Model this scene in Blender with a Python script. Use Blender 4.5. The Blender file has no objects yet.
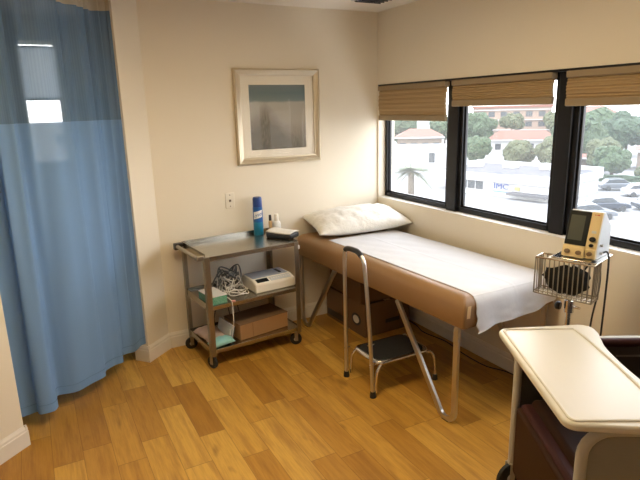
import bpy, bmesh, math, random
from mathutils import Vector, Matrix
from math import sin, cos, pi, radians as R
random.seed(7)
SC = bpy.context.scene
COL = SC.collection

# ------------------------------------------------------------------ helpers
def V(*a): return Vector(a)

class MB:
    def __init__(s): s.bm = bmesh.new()
    def box(s, c, d, rot=None, M=None):
        m = Matrix.Translation(Vector(c))
        if rot is not None: m = m @ rot.to_4x4()
        if M is not None: m = M @ m
        m = m @ Matrix.Diagonal((d[0], d[1], d[2], 1))
        bmesh.ops.create_cube(s.bm, size=1, matrix=m); return s
    def bb(s, a, b):
        return s.box([(a[i]+b[i])/2 for i in range(3)], [abs(b[i]-a[i]) for i in range(3)])
    def tube(s, pts, r, n=10, closed=False, cap=True, flat=None):
        pts = [Vector(p) for p in pts]; N = len(pts); rings = []
        T = []
        for i in range(N):
            if closed: t = pts[(i+1) % N]-pts[i-1]
            elif i == 0: t = pts[1]-pts[0]
            elif i == N-1: t = pts[-1]-pts[-2]
            else: t = (pts[i+1]-pts[i]).normalized()+(pts[i]-pts[i-1]).normalized()
            T.append(t.normalized())
        a = Vector((0, 0, 1)) if abs(T[0].z) < .9 else Vector((1, 0, 0))
        if flat: a = Vector(flat[2])
        nrm = (a-T[0]*a.dot(T[0])).normalized()
        for i in range(N):
            nrm = (nrm-T[i]*nrm.dot(T[i])).normalized(); bn = T[i].cross(nrm)
            rad = r[i] if isinstance(r, (list, tuple)) else r
            ring = []
            if flat:
                for (p, q) in ((1, 1), (-1, 1), (-1, -1), (1, -1)):
                    ring.append(s.bm.verts.new(pts[i]+nrm*p*flat[0]/2+bn*q*flat[1]/2))
            else:
                for k in range(n):
                    an = 2*pi*k/n; ring.append(s.bm.verts.new(pts[i]+(nrm*cos(an)+bn*sin(an))*rad))
            rings.append(ring)
        m = len(rings[0])
        for i in range(N if closed else N-1):
            A, B = rings[i], rings[(i+1) % N]
            for k in range(m): s.bm.faces.new((A[k], A[(k+1) % m], B[(k+1) % m], B[k]))
        if cap and not closed:
            s.bm.faces.new(rings[0][::-1]); s.bm.faces.new(rings[-1])
        return s
    def lathe(s, prof, n=32, M=None, sx=1, sy=1):
        M = M or Matrix(); rings = []
        for (r, z) in prof:
            if r < 1e-6: rings.append([s.bm.verts.new(M @ V(0, 0, z))])
            else: rings.append([s.bm.verts.new(M @ V(r*sx*cos(2*pi*k/n), r*sy*sin(2*pi*k/n), z)) for k in range(n)])
        for A, B in zip(rings, rings[1:]):
            for k in range(n):
                k2 = (k+1) % n
                if len(A) == 1 and len(B) == 1: continue
                if len(A) == 1: s.bm.faces.new((A[0], B[k], B[k2]))
                elif len(B) == 1: s.bm.faces.new((A[k], A[k2], B[0]))
                else: s.bm.faces.new((A[k], A[k2], B[k2], B[k]))
        if len(rings[0]) > 1: s.bm.faces.new(rings[0][::-1])
        if len(rings[-1]) > 1: s.bm.faces.new(rings[-1])
        return s
    def prism(s, pts, h, M=None):
        """outline in local XY, extruded 0..h along local Z"""
        M = M or Matrix()
        a = [s.bm.verts.new(M @ V(p[0], p[1], 0)) for p in pts]
        b = [s.bm.verts.new(M @ V(p[0], p[1], h)) for p in pts]
        n = len(pts)
        for k in range(n): s.bm.faces.new((a[k], a[(k+1) % n], b[(k+1) % n], b[k]))
        s.bm.faces.new(a[::-1]); s.bm.faces.new(b); return s
    def grid(s, f, nu, nv):
        vs = [[s.bm.verts.new(Vector(f(i/nu, j/nv))) for i in range(nu+1)] for j in range(nv+1)]
        for j in range(nv):
            for i in range(nu): s.bm.faces.new((vs[j][i], vs[j][i+1], vs[j+1][i+1], vs[j+1][i]))
        return s
    def build(s, name, mat, parent=None, bevel=0, seg=2, smooth=True, sharp=35, loc=None, rotz=0, solid=0, sub=0, keepn=False):
        if not keepn: bmesh.ops.recalc_face_normals(s.bm, faces=s.bm.faces[:])
        me = bpy.data.meshes.new(name); s.bm.to_mesh(me); s.bm.free()
        o = bpy.data.objects.new(name, me); COL.objects.link(o)
        if mat: me.materials.append(mat)
        if parent: o.parent = parent
        if loc: o.location = loc
        o.rotation_euler.z = rotz
        if smooth:
            me.shade_smooth(); me.set_sharp_from_angle(angle=R(sharp))
        if solid:
            m = o.modifiers.new('solid', 'SOLIDIFY'); m.thickness = solid; m.offset = 0
        if bevel:
            m = o.modifiers.new('bevel', 'BEVEL'); m.width = bevel; m.segments = seg; m.limit_method = 'ANGLE'; m.angle_limit = R(40)
        if sub:
            m = o.modifiers.new('sub', 'SUBSURF'); m.levels = sub; m.render_levels = sub
        return o

def tag(o, label, cat, group=None, kind=None):
    o['label'] = label; o['category'] = cat
    if group: o['group'] = group
    if kind: o['kind'] = kind
    return o
def thing(name, label, cat, loc=(0, 0, 0), rotz=0, group=None):
    o = bpy.data.objects.new(name, None); COL.objects.link(o)
    o.location = loc; o.rotation_euler = (0, 0, rotz); o.empty_display_size = .1
    return tag(o, label, cat, group)
def struct(o):
    o['kind'] = 'structure'; return o
def arc(c, r, a0, a1, n, f):
    return [f(c[0]+r*cos(a0+(a1-a0)*k/n), c[1]+r*sin(a0+(a1-a0)*k/n)) for k in range(n+1)]
def rrect(w, h, r, n=5, cx=0, cy=0):
    p = []
    for (sx, sy, a) in ((1, 1, 0), (-1, 1, pi/2), (-1, -1, pi), (1, -1, 3*pi/2)):
        for k in range(n+1):
            t = a+pi/2*k/n; p.append((cx+sx*(w/2-r)+r*cos(t), cy+sy*(h/2-r)+r*sin(t)))
    return p
def smooth_path(pts, n=8, closed=False):
    P = [Vector(p) for p in pts]; out = []; N = len(P)
    for i in range(N if closed else N-1):
        if closed: a, b, c, d = P[i-1], P[i], P[(i+1) % N], P[(i+2) % N]
        else: a, b, c, d = P[max(i-1, 0)], P[i], P[i+1], P[min(i+2, N-1)]
        for k in range(n):
            t = k/n
            out.append(.5*((2*b)+(c-a)*t+(2*a-5*b+4*c-d)*t*t+(3*b-a-3*c+d)*t**3))
    if not closed: out.append(P[-1])
    return out

# ------------------------------------------------------------------ materials
class NT:
    def __init__(s, name):
        s.m = bpy.data.materials.new(name); s.m.use_nodes = True; s.t = s.m.node_tree
        s.b = s.t.nodes['Principled BSDF']; s.out = s.t.nodes['Material Output']
    def n(s, typ, **kw):
        x = s.t.nodes.new(typ)
        for k, v in kw.items():
            if k.startswith('i_'): x.inputs[int(k[2:]) if k[2:].isdigit() else k[2:].replace('_', ' ')].default_value = v
            else: setattr(x, k, v)
        return x
    def l(s, a, b): s.t.links.new(a, b)
    def math(s, op, a, b=None, c=None):
        x = s.t.nodes.new('ShaderNodeMath'); x.operation = op
        for i, v in enumerate((a, b, c)):
            if v is None: continue
            if isinstance(v, (int, float)): x.inputs[i].default_value = v
            else: s.l(v, x.inputs[i])
        return x.outputs[0]
    def mix(s, f, a, b, mode='MIX'):
        x = s.t.nodes.new('ShaderNodeMix'); x.data_type = 'RGBA'; x.blend_type = mode
        for i, v in ((0, f), (6, a), (7, b)):
            if isinstance(v, (int, float)): x.inputs[i].default_value = v
            elif isinstance(v, tuple): x.inputs[i].default_value = (*v[:3], 1)
            else: s.l(v, x.inputs[i])
        return x.outputs[2]
    def ramp(s, f, stops):
        x = s.t.nodes.new('ShaderNodeValToRGB'); e = x.color_ramp.elements
        while len(e) < len(stops): e.new(.5)
        for q, (p, c) in zip(e, stops): q.position = p; q.color = (*c, 1)
        s.l(f, x.inputs[0]); return x.outputs[0]
    def noise(s, vec, scale, detail=3, rough=.5):
        x = s.n('ShaderNodeTexNoise'); x.inputs['Scale'].default_value = scale
        x.inputs['Detail'].default_value = detail; x.inputs['Roughness'].default_value = rough
        if vec is not None: s.l(vec, x.inputs['Vector'])
        return x.outputs['Fac']
    def mapped(s, sc=(1, 1, 1), loc=(0, 0, 0), rot=(0, 0, 0)):
        c = s.n('ShaderNodeTexCoord'); m = s.n('ShaderNodeMapping')
        m.inputs['Scale'].default_value = sc; m.inputs['Location'].default_value = loc; m.inputs['Rotation'].default_value = rot
        s.l(c.outputs['Object'], m.inputs[0]); return m.outputs[0]
    def bump(s, h, st=.3, dist=.01):
        x = s.n('ShaderNodeBump'); x.inputs['Strength'].default_value = st; x.inputs['Distance'].default_value = dist
        s.l(h, x.inputs['Height']); s.l(x.outputs[0], s.b.inputs['Normal'])

def mat(name, col, rough=.5, metal=0, var=.06, vs=12, bump=0, bs=60, bd=.002, sc=(1, 1, 1), spec=.5, coat=0):
    k = NT(name); k.b.inputs['Roughness'].default_value = rough; k.b.inputs['Metallic'].default_value = metal
    k.b.inputs['Specular IOR Level'].default_value = spec
    if coat: k.b.inputs['Coat Weight'].default_value = coat; k.b.inputs['Coat Roughness'].default_value = .1
    v = k.mapped(sc)
    f = k.noise(v, vs)
    lo = tuple(max(0, c*(1-var)) for c in col); hi = tuple(min(1, c*(1+var)) for c in col)
    k.l(k.mix(f, lo, hi), k.b.inputs['Base Color'])
    if bump: k.bump(k.noise(v, bs, 4), bump, bd)
    return k.m

def wood_floor():
    k = NT('oak_laminate')
    v = k.mapped(); sep = k.n('ShaderNodeSeparateXYZ'); k.l(v, sep.inputs[0])
    W, L = .142, .62
    xs = k.math('DIVIDE', sep.outputs[0], W); si = k.math('FLOOR', xs)
    wn = k.n('ShaderNodeTexWhiteNoise', noise_dimensions='1D'); k.l(si, wn.inputs['W'])
    ys = k.math('ADD', k.math('DIVIDE', sep.outputs[1], L), k.math('MULTIPLY', wn.outputs['Value'], 7.3))
    pi_ = k.math('FLOOR', ys)
    cmb = k.n('ShaderNodeCombineXYZ'); k.l(si, cmb.inputs[0]); k.l(pi_, cmb.inputs[1])
    w2 = k.n('ShaderNodeTexWhiteNoise', noise_dimensions='2D'); k.l(cmb.outputs[0], w2.inputs['Vector'])
    r = w2.outputs['Value']
    # grain, shifted for every plank
    off = k.n('ShaderNodeVectorMath', operation='SCALE'); k.l(w2.outputs['Color'], off.inputs[0]); off.inputs['Scale'].default_value = 40
    add = k.n('ShaderNodeVectorMath', operation='ADD'); k.l(v, add.inputs[0]); k.l(off.outputs[0], add.inputs[1])
    st = k.n('ShaderNodeVectorMath', operation='MULTIPLY'); k.l(add.outputs[0], st.inputs[0]); st.inputs[1].default_value = (14, 1.3, 1)
    g1 = k.noise(st.outputs[0], 1.6, 5, .6)
    st2 = k.n('ShaderNodeVectorMath', operation='MULTIPLY'); k.l(add.outputs[0], st2.inputs[0]); st2.inputs[1].default_value = (60, 4, 1)
    g2 = k.noise(st2.outputs[0], 2, 4, .6)
    st3 = k.n('ShaderNodeVectorMath', operation='MULTIPLY'); k.l(add.outputs[0], st3.inputs[0]); st3.inputs[1].default_value = (9, 3.2, 1)
    g3 = k.noise(st3.outputs[0], 1.2, 2, .5)
    base = k.ramp(r, [(0, (.41, .195, .031)), (.3, (.50, .255, .042)), (.6, (.60, .325, .058)), (1, (.68, .40, .085))])
    c = k.mix(k.ramp(g1, [(.32, (1, 1, 1)), (.55, (0, 0, 0))]), base, (.27, .11, .022))
    c2 = k.mix(.55, base, c)
    c3 = k.mix(k.math('MULTIPLY', k.ramp(g2, [(.3, (1, 1, 1)), (.6, (0, 0, 0))]), .22), c2, (.16, .06, .012))
    c3 = k.mix(k.math('MULTIPLY', k.ramp(g3, [(.22, (1, 1, 1)), (.34, (0, 0, 0))]), .55), c3, (.13, .05, .012))
    fx = k.math('FRACT', xs); fy = k.math('FRACT', ys)
    ex = k.math('MINIMUM', fx, k.math('SUBTRACT', 1, fx)); ey = k.math('MINIMUM', fy, k.math('SUBTRACT', 1, fy))
    sx = k.math('LESS_THAN', ex, .010); sy = k.math('LESS_THAN', ey, .003)
    seam = k.math('MULTIPLY', k.math('MAXIMUM', sx, sy), .5)
    c4 = k.mix(seam, c3, (.12, .05, .012))
    k.l(c4, k.b.inputs['Base Color'])
    k.b.inputs['Roughness'].default_value = .42
    k.b.inputs['Specular IOR Level'].default_value = .35
    k.bump(k.math('SUBTRACT', g2, k.math('MULTIPLY', seam, 2)), .06, .002)
    return k.m

M = {}
M['floor'] = wood_floor()
M['wall'] = mat('painted_wall', (.80, .73, .60), .75, var=.015, vs=2, bump=.12, bs=90, bd=.002)
M['ceil'] = mat('ceiling_paint', (.78, .73, .65), .85, var=.02, vs=3, bump=.15, bs=60)
M['base'] = mat('white_trim_paint', (.80, .75, .66), .45, var=.015)
M['black_frame'] = mat('black_aluminium', (.012, .012, .014), .35, .3, var=.1)
M['sill'] = mat('sill_paint', (.78, .73, .65), .45, var=.02)
M['steel'] = mat('stainless_steel', (.46, .44, .39), .27, 1, var=.06, vs=40, sc=(1, 12, 12), bump=.03, bs=200)
M['steel_rough'] = mat('brushed_steel', (.36, .33, .27), .36, 1, var=.10, vs=30)
M['chrome'] = mat('chrome', (.78, .77, .74), .16, 1, var=.03)
M['alu'] = mat('aluminium_tube', (.62, .60, .56), .32, 1, var=.05)
M['rubber'] = mat('black_rubber', (.015, .015, .015), .6, var=.15)
M['blackpl'] = mat('black_plastic', (.02, .02, .022), .4, var=.1)
M['tan'] = mat('tan_vinyl', (.31, .18, .082), .42, var=.06, vs=6, bump=.12, bs=240, bd=.001)
M['paper'] = mat('exam_paper', (.64, .63, .635), .7, var=.02, vs=8, bump=.5, bs=14, bd=.006)
M['pillow'] = mat('white_pillow_cover', (.80, .775, .71), .5, var=.02, vs=8, bump=.8, bs=22, bd=.012)
M['tape'] = mat('beige_tape', (.78, .55, .28), .6, var=.05)
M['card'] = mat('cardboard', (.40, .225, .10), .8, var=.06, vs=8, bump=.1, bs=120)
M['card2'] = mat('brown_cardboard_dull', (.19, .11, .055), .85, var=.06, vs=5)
M['ecg'] = mat('ivory_plastic', (.80, .75, .64), .4, var=.02)
M['greyblue'] = mat('blue_grey_plastic', (.30, .34, .42), .4, var=.05)
M['lcd'] = mat('dark_display', (.018, .022, .024), .15, var=.1)
M['lcd2'] = mat('grey_display', (.085, .095, .08), .18, var=.08)
M['cream'] = mat('cream_plastic', (.74, .58, .30), .42, var=.03)
M['greypl'] = mat('pale_grey_plastic', (.58, .60, .60), .45, var=.03)
M['knob'] = mat('brown_knob_plastic', (.17, .11, .06), .4, var=.06)
M['red'] = mat('red_print', (.55, .06, .03), .5)
M['cable_w'] = mat('white_cable', (.72, .68, .60), .45, var=.05)
M['cable_g'] = mat('grey_cable', (.16, .16, .15), .5, var=.1)
M['pink'] = mat('pink_plastic', (.75, .35, .32), .5)
M['teal'] = mat('teal_packet', (.30, .62, .60), .45, var=.08, vs=20, bump=.3, bs=30)
M['pinkpaper'] = mat('pale_pink_packet', (.62, .47, .40), .6, var=.1, vs=25, bump=.4, bs=30)
M['wpaper'] = mat('white_print_paper', (.80, .77, .70), .7, var=.03)
M['canblue'] = mat('blue_can', (.012, .10, .34), .28, var=.1)
M['canteal'] = mat('teal_can', (.01, .20, .36), .28, var=.1)
M['capblue'] = mat('blue_cap', (.012, .055, .25), .35, var=.06)
M['whiteprint'] = mat('white_print', (.82, .82, .82), .4)
M['whitepl'] = mat('white_plastic', (.76, .74, .70), .4, var=.02)
M['clear'] = mat('milky_plastic', (.62, .60, .55), .25, var=.03)
M['tray'] = mat('ivory_tray_plastic', (.74, .70, .60), .36, var=.025, vs=5)
M['maroon'] = mat('dark_maroon_vinyl', (.060, .022, .020), .5, var=.08, vs=8, bump=.15, bs=200, bd=.001, spec=.2)
M['brownv'] = mat('brown_vinyl', (.045, .020, .010), .6, var=.1, vs=6, bump=.15, bs=180, bd=.001, spec=.15)
M['chairpanel'] = mat('grey_laminate_panel', (.27, .255, .23), .5, var=.04, vs=30, sc=(1, 1, 8))
M['chairtube'] = mat('warm_grey_enamel', (.48, .455, .40), .38, var=.03)
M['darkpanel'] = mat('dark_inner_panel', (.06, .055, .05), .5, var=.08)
M['darkfab'] = mat('black_cuff_fabric', (.012, .012, .013), .85, var=.2, vs=30, bump=.4, bs=90)
M['outlet'] = mat('outlet_plastic', (.80, .74, .62), .4, var=.01)
M['brass'] = mat('brown_jack', (.13, .08, .04), .4)
M['ringb'] = mat('white_enamel', (.8, .8, .78), .4)
M['framegold'] = mat('champagne_frame', (.62, .53, .38), .33, .55, var=.06, vs=40)
M['mat'] = mat('cream_mat_board', (.80, .74, .62), .8, var=.01)

# green sample box sleeve: little white dots on green
k = NT('green_dotted_card'); vo = k.n('ShaderNodeTexVoronoi'); vo.inputs['Scale'].default_value = 140; vo.inputs['Randomness'].default_value = .2
k.l(k.mapped(), vo.inputs['Vector'])
k.l(k.ramp(vo.outputs['Distance'], [(.25, (.42, .62, .50)), (.4, (.01, .24, .12))]), k.b.inputs['Base Color']); k.b.inputs['Roughness'].default_value = .5
M['greenbox'] = k.m

# ribbed black step mat
k = NT('ribbed_rubber'); w = k.n('ShaderNodeTexWave'); w.inputs['Scale'].default_value = 35; k.l(k.mapped(), w.inputs['Vector'])
k.l(k.mix(w.outputs['Fac'], (.010, .010, .010), (.028, .027, .026)), k.b.inputs['Base Color']); k.b.inputs['Roughness'].default_value = .5
k.bump(w.outputs['Fac'], .5, .002); M['ribs'] = k.m

# woven window shade: horizontal reed weave
k = NT('woven_shade'); v = k.mapped((1, 1, 1)); w = k.n('ShaderNodeTexWave', bands_direction='Z'); w.inputs['Scale'].default_value = 26; w.inputs['Distortion'].default_value = 1.2; w.inputs['Detail'].default_value = 3; w.inputs['Detail Scale'].default_value = .6
k.l(v, w.inputs['Vector'])
nz = k.noise(k.mapped((1, 2, 160)), 1, 3)
k.l(k.mix(nz, k.mix(w.outputs['Fac'], (.34, .235, .12), (.50, .36, .19)), (.40, .28, .145)), k.b.inputs['Base Color'])
k.b.inputs['Roughness'].default_value = .85; k.bump(w.outputs['Fac'], .35, .003)
tr = k.n('ShaderNodeBsdfTranslucent'); tr.inputs[0].default_value = (.55, .36, .16, 1)
mx = k.n('ShaderNodeMixShader'); mx.inputs[0].default_value = .10
k.l(k.b.outputs[0], mx.inputs[1]); k.l(tr.outputs[0], mx.inputs[2]); k.l(mx.outputs[0], k.out.inputs[0]); M['shade'] = k.m
M['shaderail'] = mat('taupe_shade_rail', (.30, .225, .135), .7, var=.05)

# glass: clear pane; optional white film mixed in to imitate outdoor haze
def glass(name, haze, f0=.04):
    k = NT(name)
    tp = k.n('ShaderNodeBsdfTransparent'); gl = k.n('ShaderNodeBsdfGlossy'); gl.inputs['Roughness'].default_value = .02
    lw = k.n('ShaderNodeLayerWeight'); lw.inputs[0].default_value = .5
    fr = k.math('ADD', f0, k.math('MULTIPLY', f0*22, k.math('POWER', lw.outputs['Facing'], 5)))
    m1 = k.n('ShaderNodeMixShader'); k.l(fr, m1.inputs[0]); k.l(tp.outputs[0], m1.inputs[1]); k.l(gl.outputs[0], m1.inputs[2])
    last = m1
    if haze:
        tl = k.n('ShaderNodeBsdfTranslucent'); tl.inputs[0].default_value = (.9, .92, .92, 1)
        m2 = k.n('ShaderNodeMixShader'); nz = k.noise(k.mapped(), 3, 3)
        k.l(k.math('MULTIPLY', k.math('ADD', nz, .5), haze), m2.inputs[0])
        k.l(m1.outputs[0], m2.inputs[1]); k.l(tl.outputs[0], m2.inputs[2]); last = m2
    k.l(last.outputs[0], k.out.inputs[0]); return k.m
M['glass'] = glass('hazed_window_glass', .026)
M['picglass'] = glass('picture_glass', 0, .005)

# curtain cloth and its netting
def cloth(name, col, col2, clear, tl, stripes):
    k = NT(name); k.b.inputs['Roughness'].default_value = .85; k.b.inputs['Specular IOR Level'].default_value = .2
    v = k.mapped((1, 1, 1)); f = k.noise(k.mapped((300, 300, 500)), 1, 2)
    k.l(k.mix(f, col, col2), k.b.inputs['Base Color'])
    t = k.n('ShaderNodeBsdfTranslucent'); t.inputs[0].default_value = (*col2, 1)
    m1 = k.n('ShaderNodeMixShader'); m1.inputs[0].default_value = tl; k.l(k.b.outputs[0], m1.inputs[1]); k.l(t.outputs[0], m1.inputs[2])
    tp = k.n('ShaderNodeBsdfTransparent'); m2 = k.n('ShaderNodeMixShader')
    if stripes:
        u = k.n('ShaderNodeUVMap'); sp = k.n('ShaderNodeSeparateXYZ'); k.l(u.outputs[0], sp.inputs[0])
        s = k.math('SINE', k.math('MULTIPLY', sp.outputs[0], 2*pi*95))
        k.l(k.math('ADD', k.math('MULTIPLY', s, .035), clear), m2.inputs[0])
    else: m2.inputs[0].default_value = clear
    k.l(m1.outputs[0], m2.inputs[1]); k.l(tp.outputs[0], m2.inputs[2]); k.l(m2.outputs[0], k.out.inputs[0]); return k.m
M['curtain'] = cloth('blue_curtain_cloth', (.20, .355, .62), (.245, .42, .70), .014, .18, False)
M['net'] = cloth('blue_curtain_net', (.15, .27, .46), (.19, .33, .54), .27, .15, True)
M['netband'] = cloth('cream_heading_tape', (.55, .50, .40), (.62, .57, .46), .1, .2, False)

def emit(name, col, st):
    k = NT(name); e = k.n('ShaderNodeEmission'); e.inputs[0].default_value = (*col, 1); e.inputs[1].default_value = st
    k.l(e.outputs[0], k.out.inputs[0]); return k.m

# the picture: a plain dune-and-sea print
k = NT('seaside_print'); tc = k.n('ShaderNodeTexCoord'); sp = k.n('ShaderNodeSeparateXYZ'); k.l(tc.outputs['Generated'], sp.inputs[0])
X, Z = sp.outputs[0], sp.outputs[2]
sea = k.ramp(k.math('ADD', Z, k.math('MULTIPLY', k.math('SUBTRACT', k.noise(k.mapped((3, 1, 30)), 3), .5), .05)),
             [(.0, (.24, .205, .155)), (.45, (.36, .32, .25)), (.72, (.40, .37, .31)), (.755, (.17, .215, .205)), (.88, (.115, .165, .175)), (1, (.16, .19, .19))])
gn = k.noise(k.mapped((34, 1, 7), rot=(0, R(12), 0)), 3, 5, .7)
dx = k.math('ABSOLUTE', k.math('SUBTRACT', X, .27))
gm = k.math('SUBTRACT', k.math('SUBTRACT', .78, k.math('MULTIPLY', dx, 1.0)), Z)
gmask = k.math('MULTIPLY', k.ramp(gm, [(.0, (0, 0, 0)), (.28, (1, 1, 1))]), k.ramp(gn, [(.28, (0, 0, 0)), (.52, (1, 1, 1))]))
low = k.math('MULTIPLY', k.ramp(Z, [(.08, (1, 1, 1)), (.42, (0, 0, 0))]), k.ramp(gn, [(.35, (0, 0, 0)), (.55, (1, 1, 1))]))
k.l(k.mix(k.math('MULTIPLY', k.math('MAXIMUM', gmask, low), .8), sea, (.075, .068, .045)), k.b.inputs['Base Color']); k.b.inputs['Roughness'].default_value = .6
M['art'] = k.m

# outdoors
M['asphalt'] = mat('pale_asphalt', (.18, .178, .178), .9, var=.12, vs=.15)
M['roofgrey'] = mat('grey_flat_roof', (.055, .053, .058), .9, var=.2, vs=.12)
M['white_out'] = mat('white_render', (.34, .34, .34), .8, var=.04, vs=.3)
M['beige_out'] = mat('peach_render', (.20, .14, .105), .85, var=.06, vs=.2)
M['tan_out'] = mat('tan_wall', (.13, .10, .075), .85, var=.06, vs=.2)
M['redroof'] = mat('red_tile_roof', (.15, .055, .036), .8, var=.15, vs=1)
M['win_out'] = mat('dark_far_window', (.04, .045, .05), .2, var=.1)
M['leafA'] = mat('green_foliage', (.030, .052, .018), .8, var=.45, vs=1.4, bump=.8, bs=2.5, bd=.4)
M['leafB'] = mat('dark_green_foliage', (.020, .040, .016), .8, var=.45, vs=1.4, bump=.8, bs=2.5, bd=.4)
M['leafC'] = mat('olive_foliage', (.047, .055, .020), .8, var=.4, vs=1.4, bump=.8, bs=2.5, bd=.4)
M['palm'] = mat('pale_palm_leaf', (.055, .075, .028), .7, var=.3, vs=4)
M['trunk'] = mat('tree_bark', (.05, .038, .026), .9, var=.2, vs=6, bump=.5, bs=20)
M['signblue'] = mat('blue_sign_letters', (.012, .03, .14), .5)
M['signbar'] = mat('sky_blue_sign_bar', (.08, .16, .26), .5)
M['signyel'] = mat('yellow_sign_mark', (.32, .27, .06), .5)
M['car_dark'] = mat('dark_blue_car_paint', (.015, .02, .032), .25, .2, var=.05, coat=.6)
M['car_white'] = mat('white_car_paint', (.3, .3, .31), .3, var=.03, coat=.6)
M['car_silver'] = mat('silver_car_paint', (.11, .12, .135), .3, .4, var=.05, coat=.6)
M['lot_line'] = mat('white_lot_paint', (.6, .6, .6), .8)

# ------------------------------------------------------------------ room shell
H = 2.44
def wallbox(name, a, b, m='wall'): return struct(MB().bb(a, b).build(name, M[m], smooth=False))
struct(MB().bb((-4.6, -5.2, -.12), (.16, 1.6, 0)).build('floor', M['floor'], smooth=False))
struct(MB().bb((-4.6, -5.2, H), (.16, 1.6, H+.2)).build('ceiling', M['ceil'], smooth=False))
U = V(-.755, -.656, 0); N = V(-.656, .755, 0); P0 = V(-1.862, 0, 0)
def dp(s, o, z): q = P0+U*s+N*o; return V(q.x, q.y, z)
def dbox(mb, s0, s1, o0, o1, z0, z1):
    vs = [mb.bm.verts.new(dp(s, o, z)) for z in (z0, z1) for (s, o) in ((s0, o0), (s1, o0), (s1, o1), (s0, o1))]
    for f in ((0, 1, 2, 3), (4, 5, 6, 7), (0, 1, 5, 4), (1, 2, 6, 5), (2, 3, 7, 6), (3, 0, 4, 7)): mb.bm.faces.new([vs[i] for i in f])
    return mb
# back wall with its outer side thick enough to close the corner
struct(MB().prism([(-1.862, 0), (.16, 0), (.16, .14), (-1.80, .14)], H).build('wall_back', M['wall'], smooth=False))
S0, S1 = .235, 1.262
wl = MB(); dbox(wl, 0, S0, 0, .11, 0, H); struct(wl.build('wall_left', M['wall'], smooth=False))
wl = MB(); dbox(wl, S1, 3.1, 0, .11, 0, H); struct(wl.build('wall_left_near', M['wall'], smooth=False))
wallbox('wall_side', (-4.35, -5.2, 0), (-4.20, -1.90, H))
wallbox('wall_front', (-4.35, -5.2, 0), (.16, -5.05, H))
# window wall: below, above and at the ends of the ribbon of windows
WZ0, WZ1, WY0, WY1 = .958, 1.884, -.016, -3.60
w = MB(); w.bb((0, .0, 0), (.16, -5.05, WZ0)); w.bb((0, 0, WZ1), (.16, -5.05, H)); w.bb((0, 0, WZ0), (.16, WY0, WZ1)); w.bb((0, WY1, WZ0), (.16, -5.05, WZ1))
struct(w.build('wall_right', M['wall'], smooth=False))
# alcove behind the curtain
AX0, AX1, AZ0, AZ1, AY = -2.580, -2.300, 1.31, 2.262, 1.05
wallbox('wall_alcove_right', (-1.80, .14, 0), (-1.70, AY, H))
wallbox('wall_alcove_left', (-4.30, -1.95, 0), (-4.20, AY, H))
a = MB(); a.bb((-4.30, AY, 0), (AX0, AY+.12, H)); a.bb((AX1, AY, 0), (-1.70, AY+.12, H)); a.bb((AX0, AY, 0), (AX1, AY+.12, AZ0)); a.bb((AX0, AY, AZ1), (AX1, AY+.12, H))
struct(a.build('wall_alcove_back', M['wall'], smooth=False))

# baseboards: plain board with a stepped cap
def baseprof(mb, p, q, nrm, h=.118):
    p, q, nrm = Vector(p), Vector(q), Vector(nrm)
    prof = ((0, 0), (.014, 0), (.014, h-.035), (.011, h-.03), (.011, h-.018), (.006, h-.006), (.004, h), (0, h))
    A = [mb.bm.verts.new(p+nrm*o+V(0, 0, z)) for o, z in prof]; B = [mb.bm.verts.new(q+nrm*o+V(0, 0, z)) for o, z in prof]
    n = len(prof)
    for i in range(n): mb.bm.faces.new((A[i], A[(i+1) % n], B[(i+1) % n], B[i]))
    mb.bm.faces.new(A[::-1]); mb.bm.faces.new(B)
def baseboard(name, segs):
    mb = MB()
    for s in segs: baseprof(mb, *s)
    struct(mb.build(name, M['base'], smooth=False))
baseboard('baseboard_back', [((-1.866, 0, 0), (0, 0, 0), (0, -1, 0))])
baseboard('baseboard_right', [((0, -.014, 0), (0, -5.05, 0), (-1, 0, 0))])
baseboard('baseboard_left', [(dp(-.004, 0, 0), dp(S0+.013, 0, 0), -N), (dp(S0, -.012, 0), dp(S0, .11, 0), U)])
baseboard('baseboard_left_near', [(dp(S1-.013, 0, 0), dp(3.1, 0, 0), -N), (dp(S1, -.012, 0), dp(S1, .11, 0), -U)])
baseboard('baseboard_alcove', [((-4.2, AY, 0), (-1.80, AY, 0), (0, -1, 0))])

# ------------------------------------------------------------------ windows
def window(n, y0, y1, x=.055, d=.06):
    """y0 > y1: pane between two mullions"""
    z0, z1 = WZ0, WZ1
    f = MB(); t = .032
    f.bb((x+.012, y0, z0+.006), (x+d, y0-t, z1)); f.bb((x+.012, y1, z0+.006), (x+d, y1+t, z1))
    f.bb((x+.012, y0, z0+.006), (x+d, y1, z0+.040)); f.bb((x+.012, y0, z1-.04), (x+d, y1, z1))
    # thin inner glazing bead
    b = .012
    for (ya, yb, za, zb) in ((y0-t, y0-t-b, z0+.04, z1-.04), (y1+t, y1+t+b, z0+.04, z1-.04), (y0-t, y1+t, z0+.04, z0+.04+b), (y0-t, y1+t, z1-.04-b, z1-.04)):
        f.bb((x+.028, ya, za), (x+d-.01, yb, zb))
    o = struct(f.build('window_%d' % n, M['black_frame'], bevel=.002, smooth=False))
    MB().bb((x+.040, y0-t, z0+.04), (x+.044, y1+t, z1-.04)).build('pane', M['glass'], o, smooth=False)
MUL = [(-.816, -.912), (-1.716, -1.812), (-2.616, -2.712)]
window(1, WY0, MUL[0][0]); window(2, MUL[0][1], MUL[1][0]); window(3, MUL[1][1], MUL[2][0]); window(4, MUL[2][1], WY1)
for i, (a, b) in enumerate(MUL):
    o = MB().bb((.048, a, WZ0+.002), (.125, b, WZ1)).build('trim_%d' % (i+1), M['black_frame'], bevel=.004, smooth=False); struct(o)
struct(MB().bb((-.004, WY0, WZ1-.012), (.05, WY1, WZ1)).build('trim_5', M['black_frame'], smooth=False))
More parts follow.
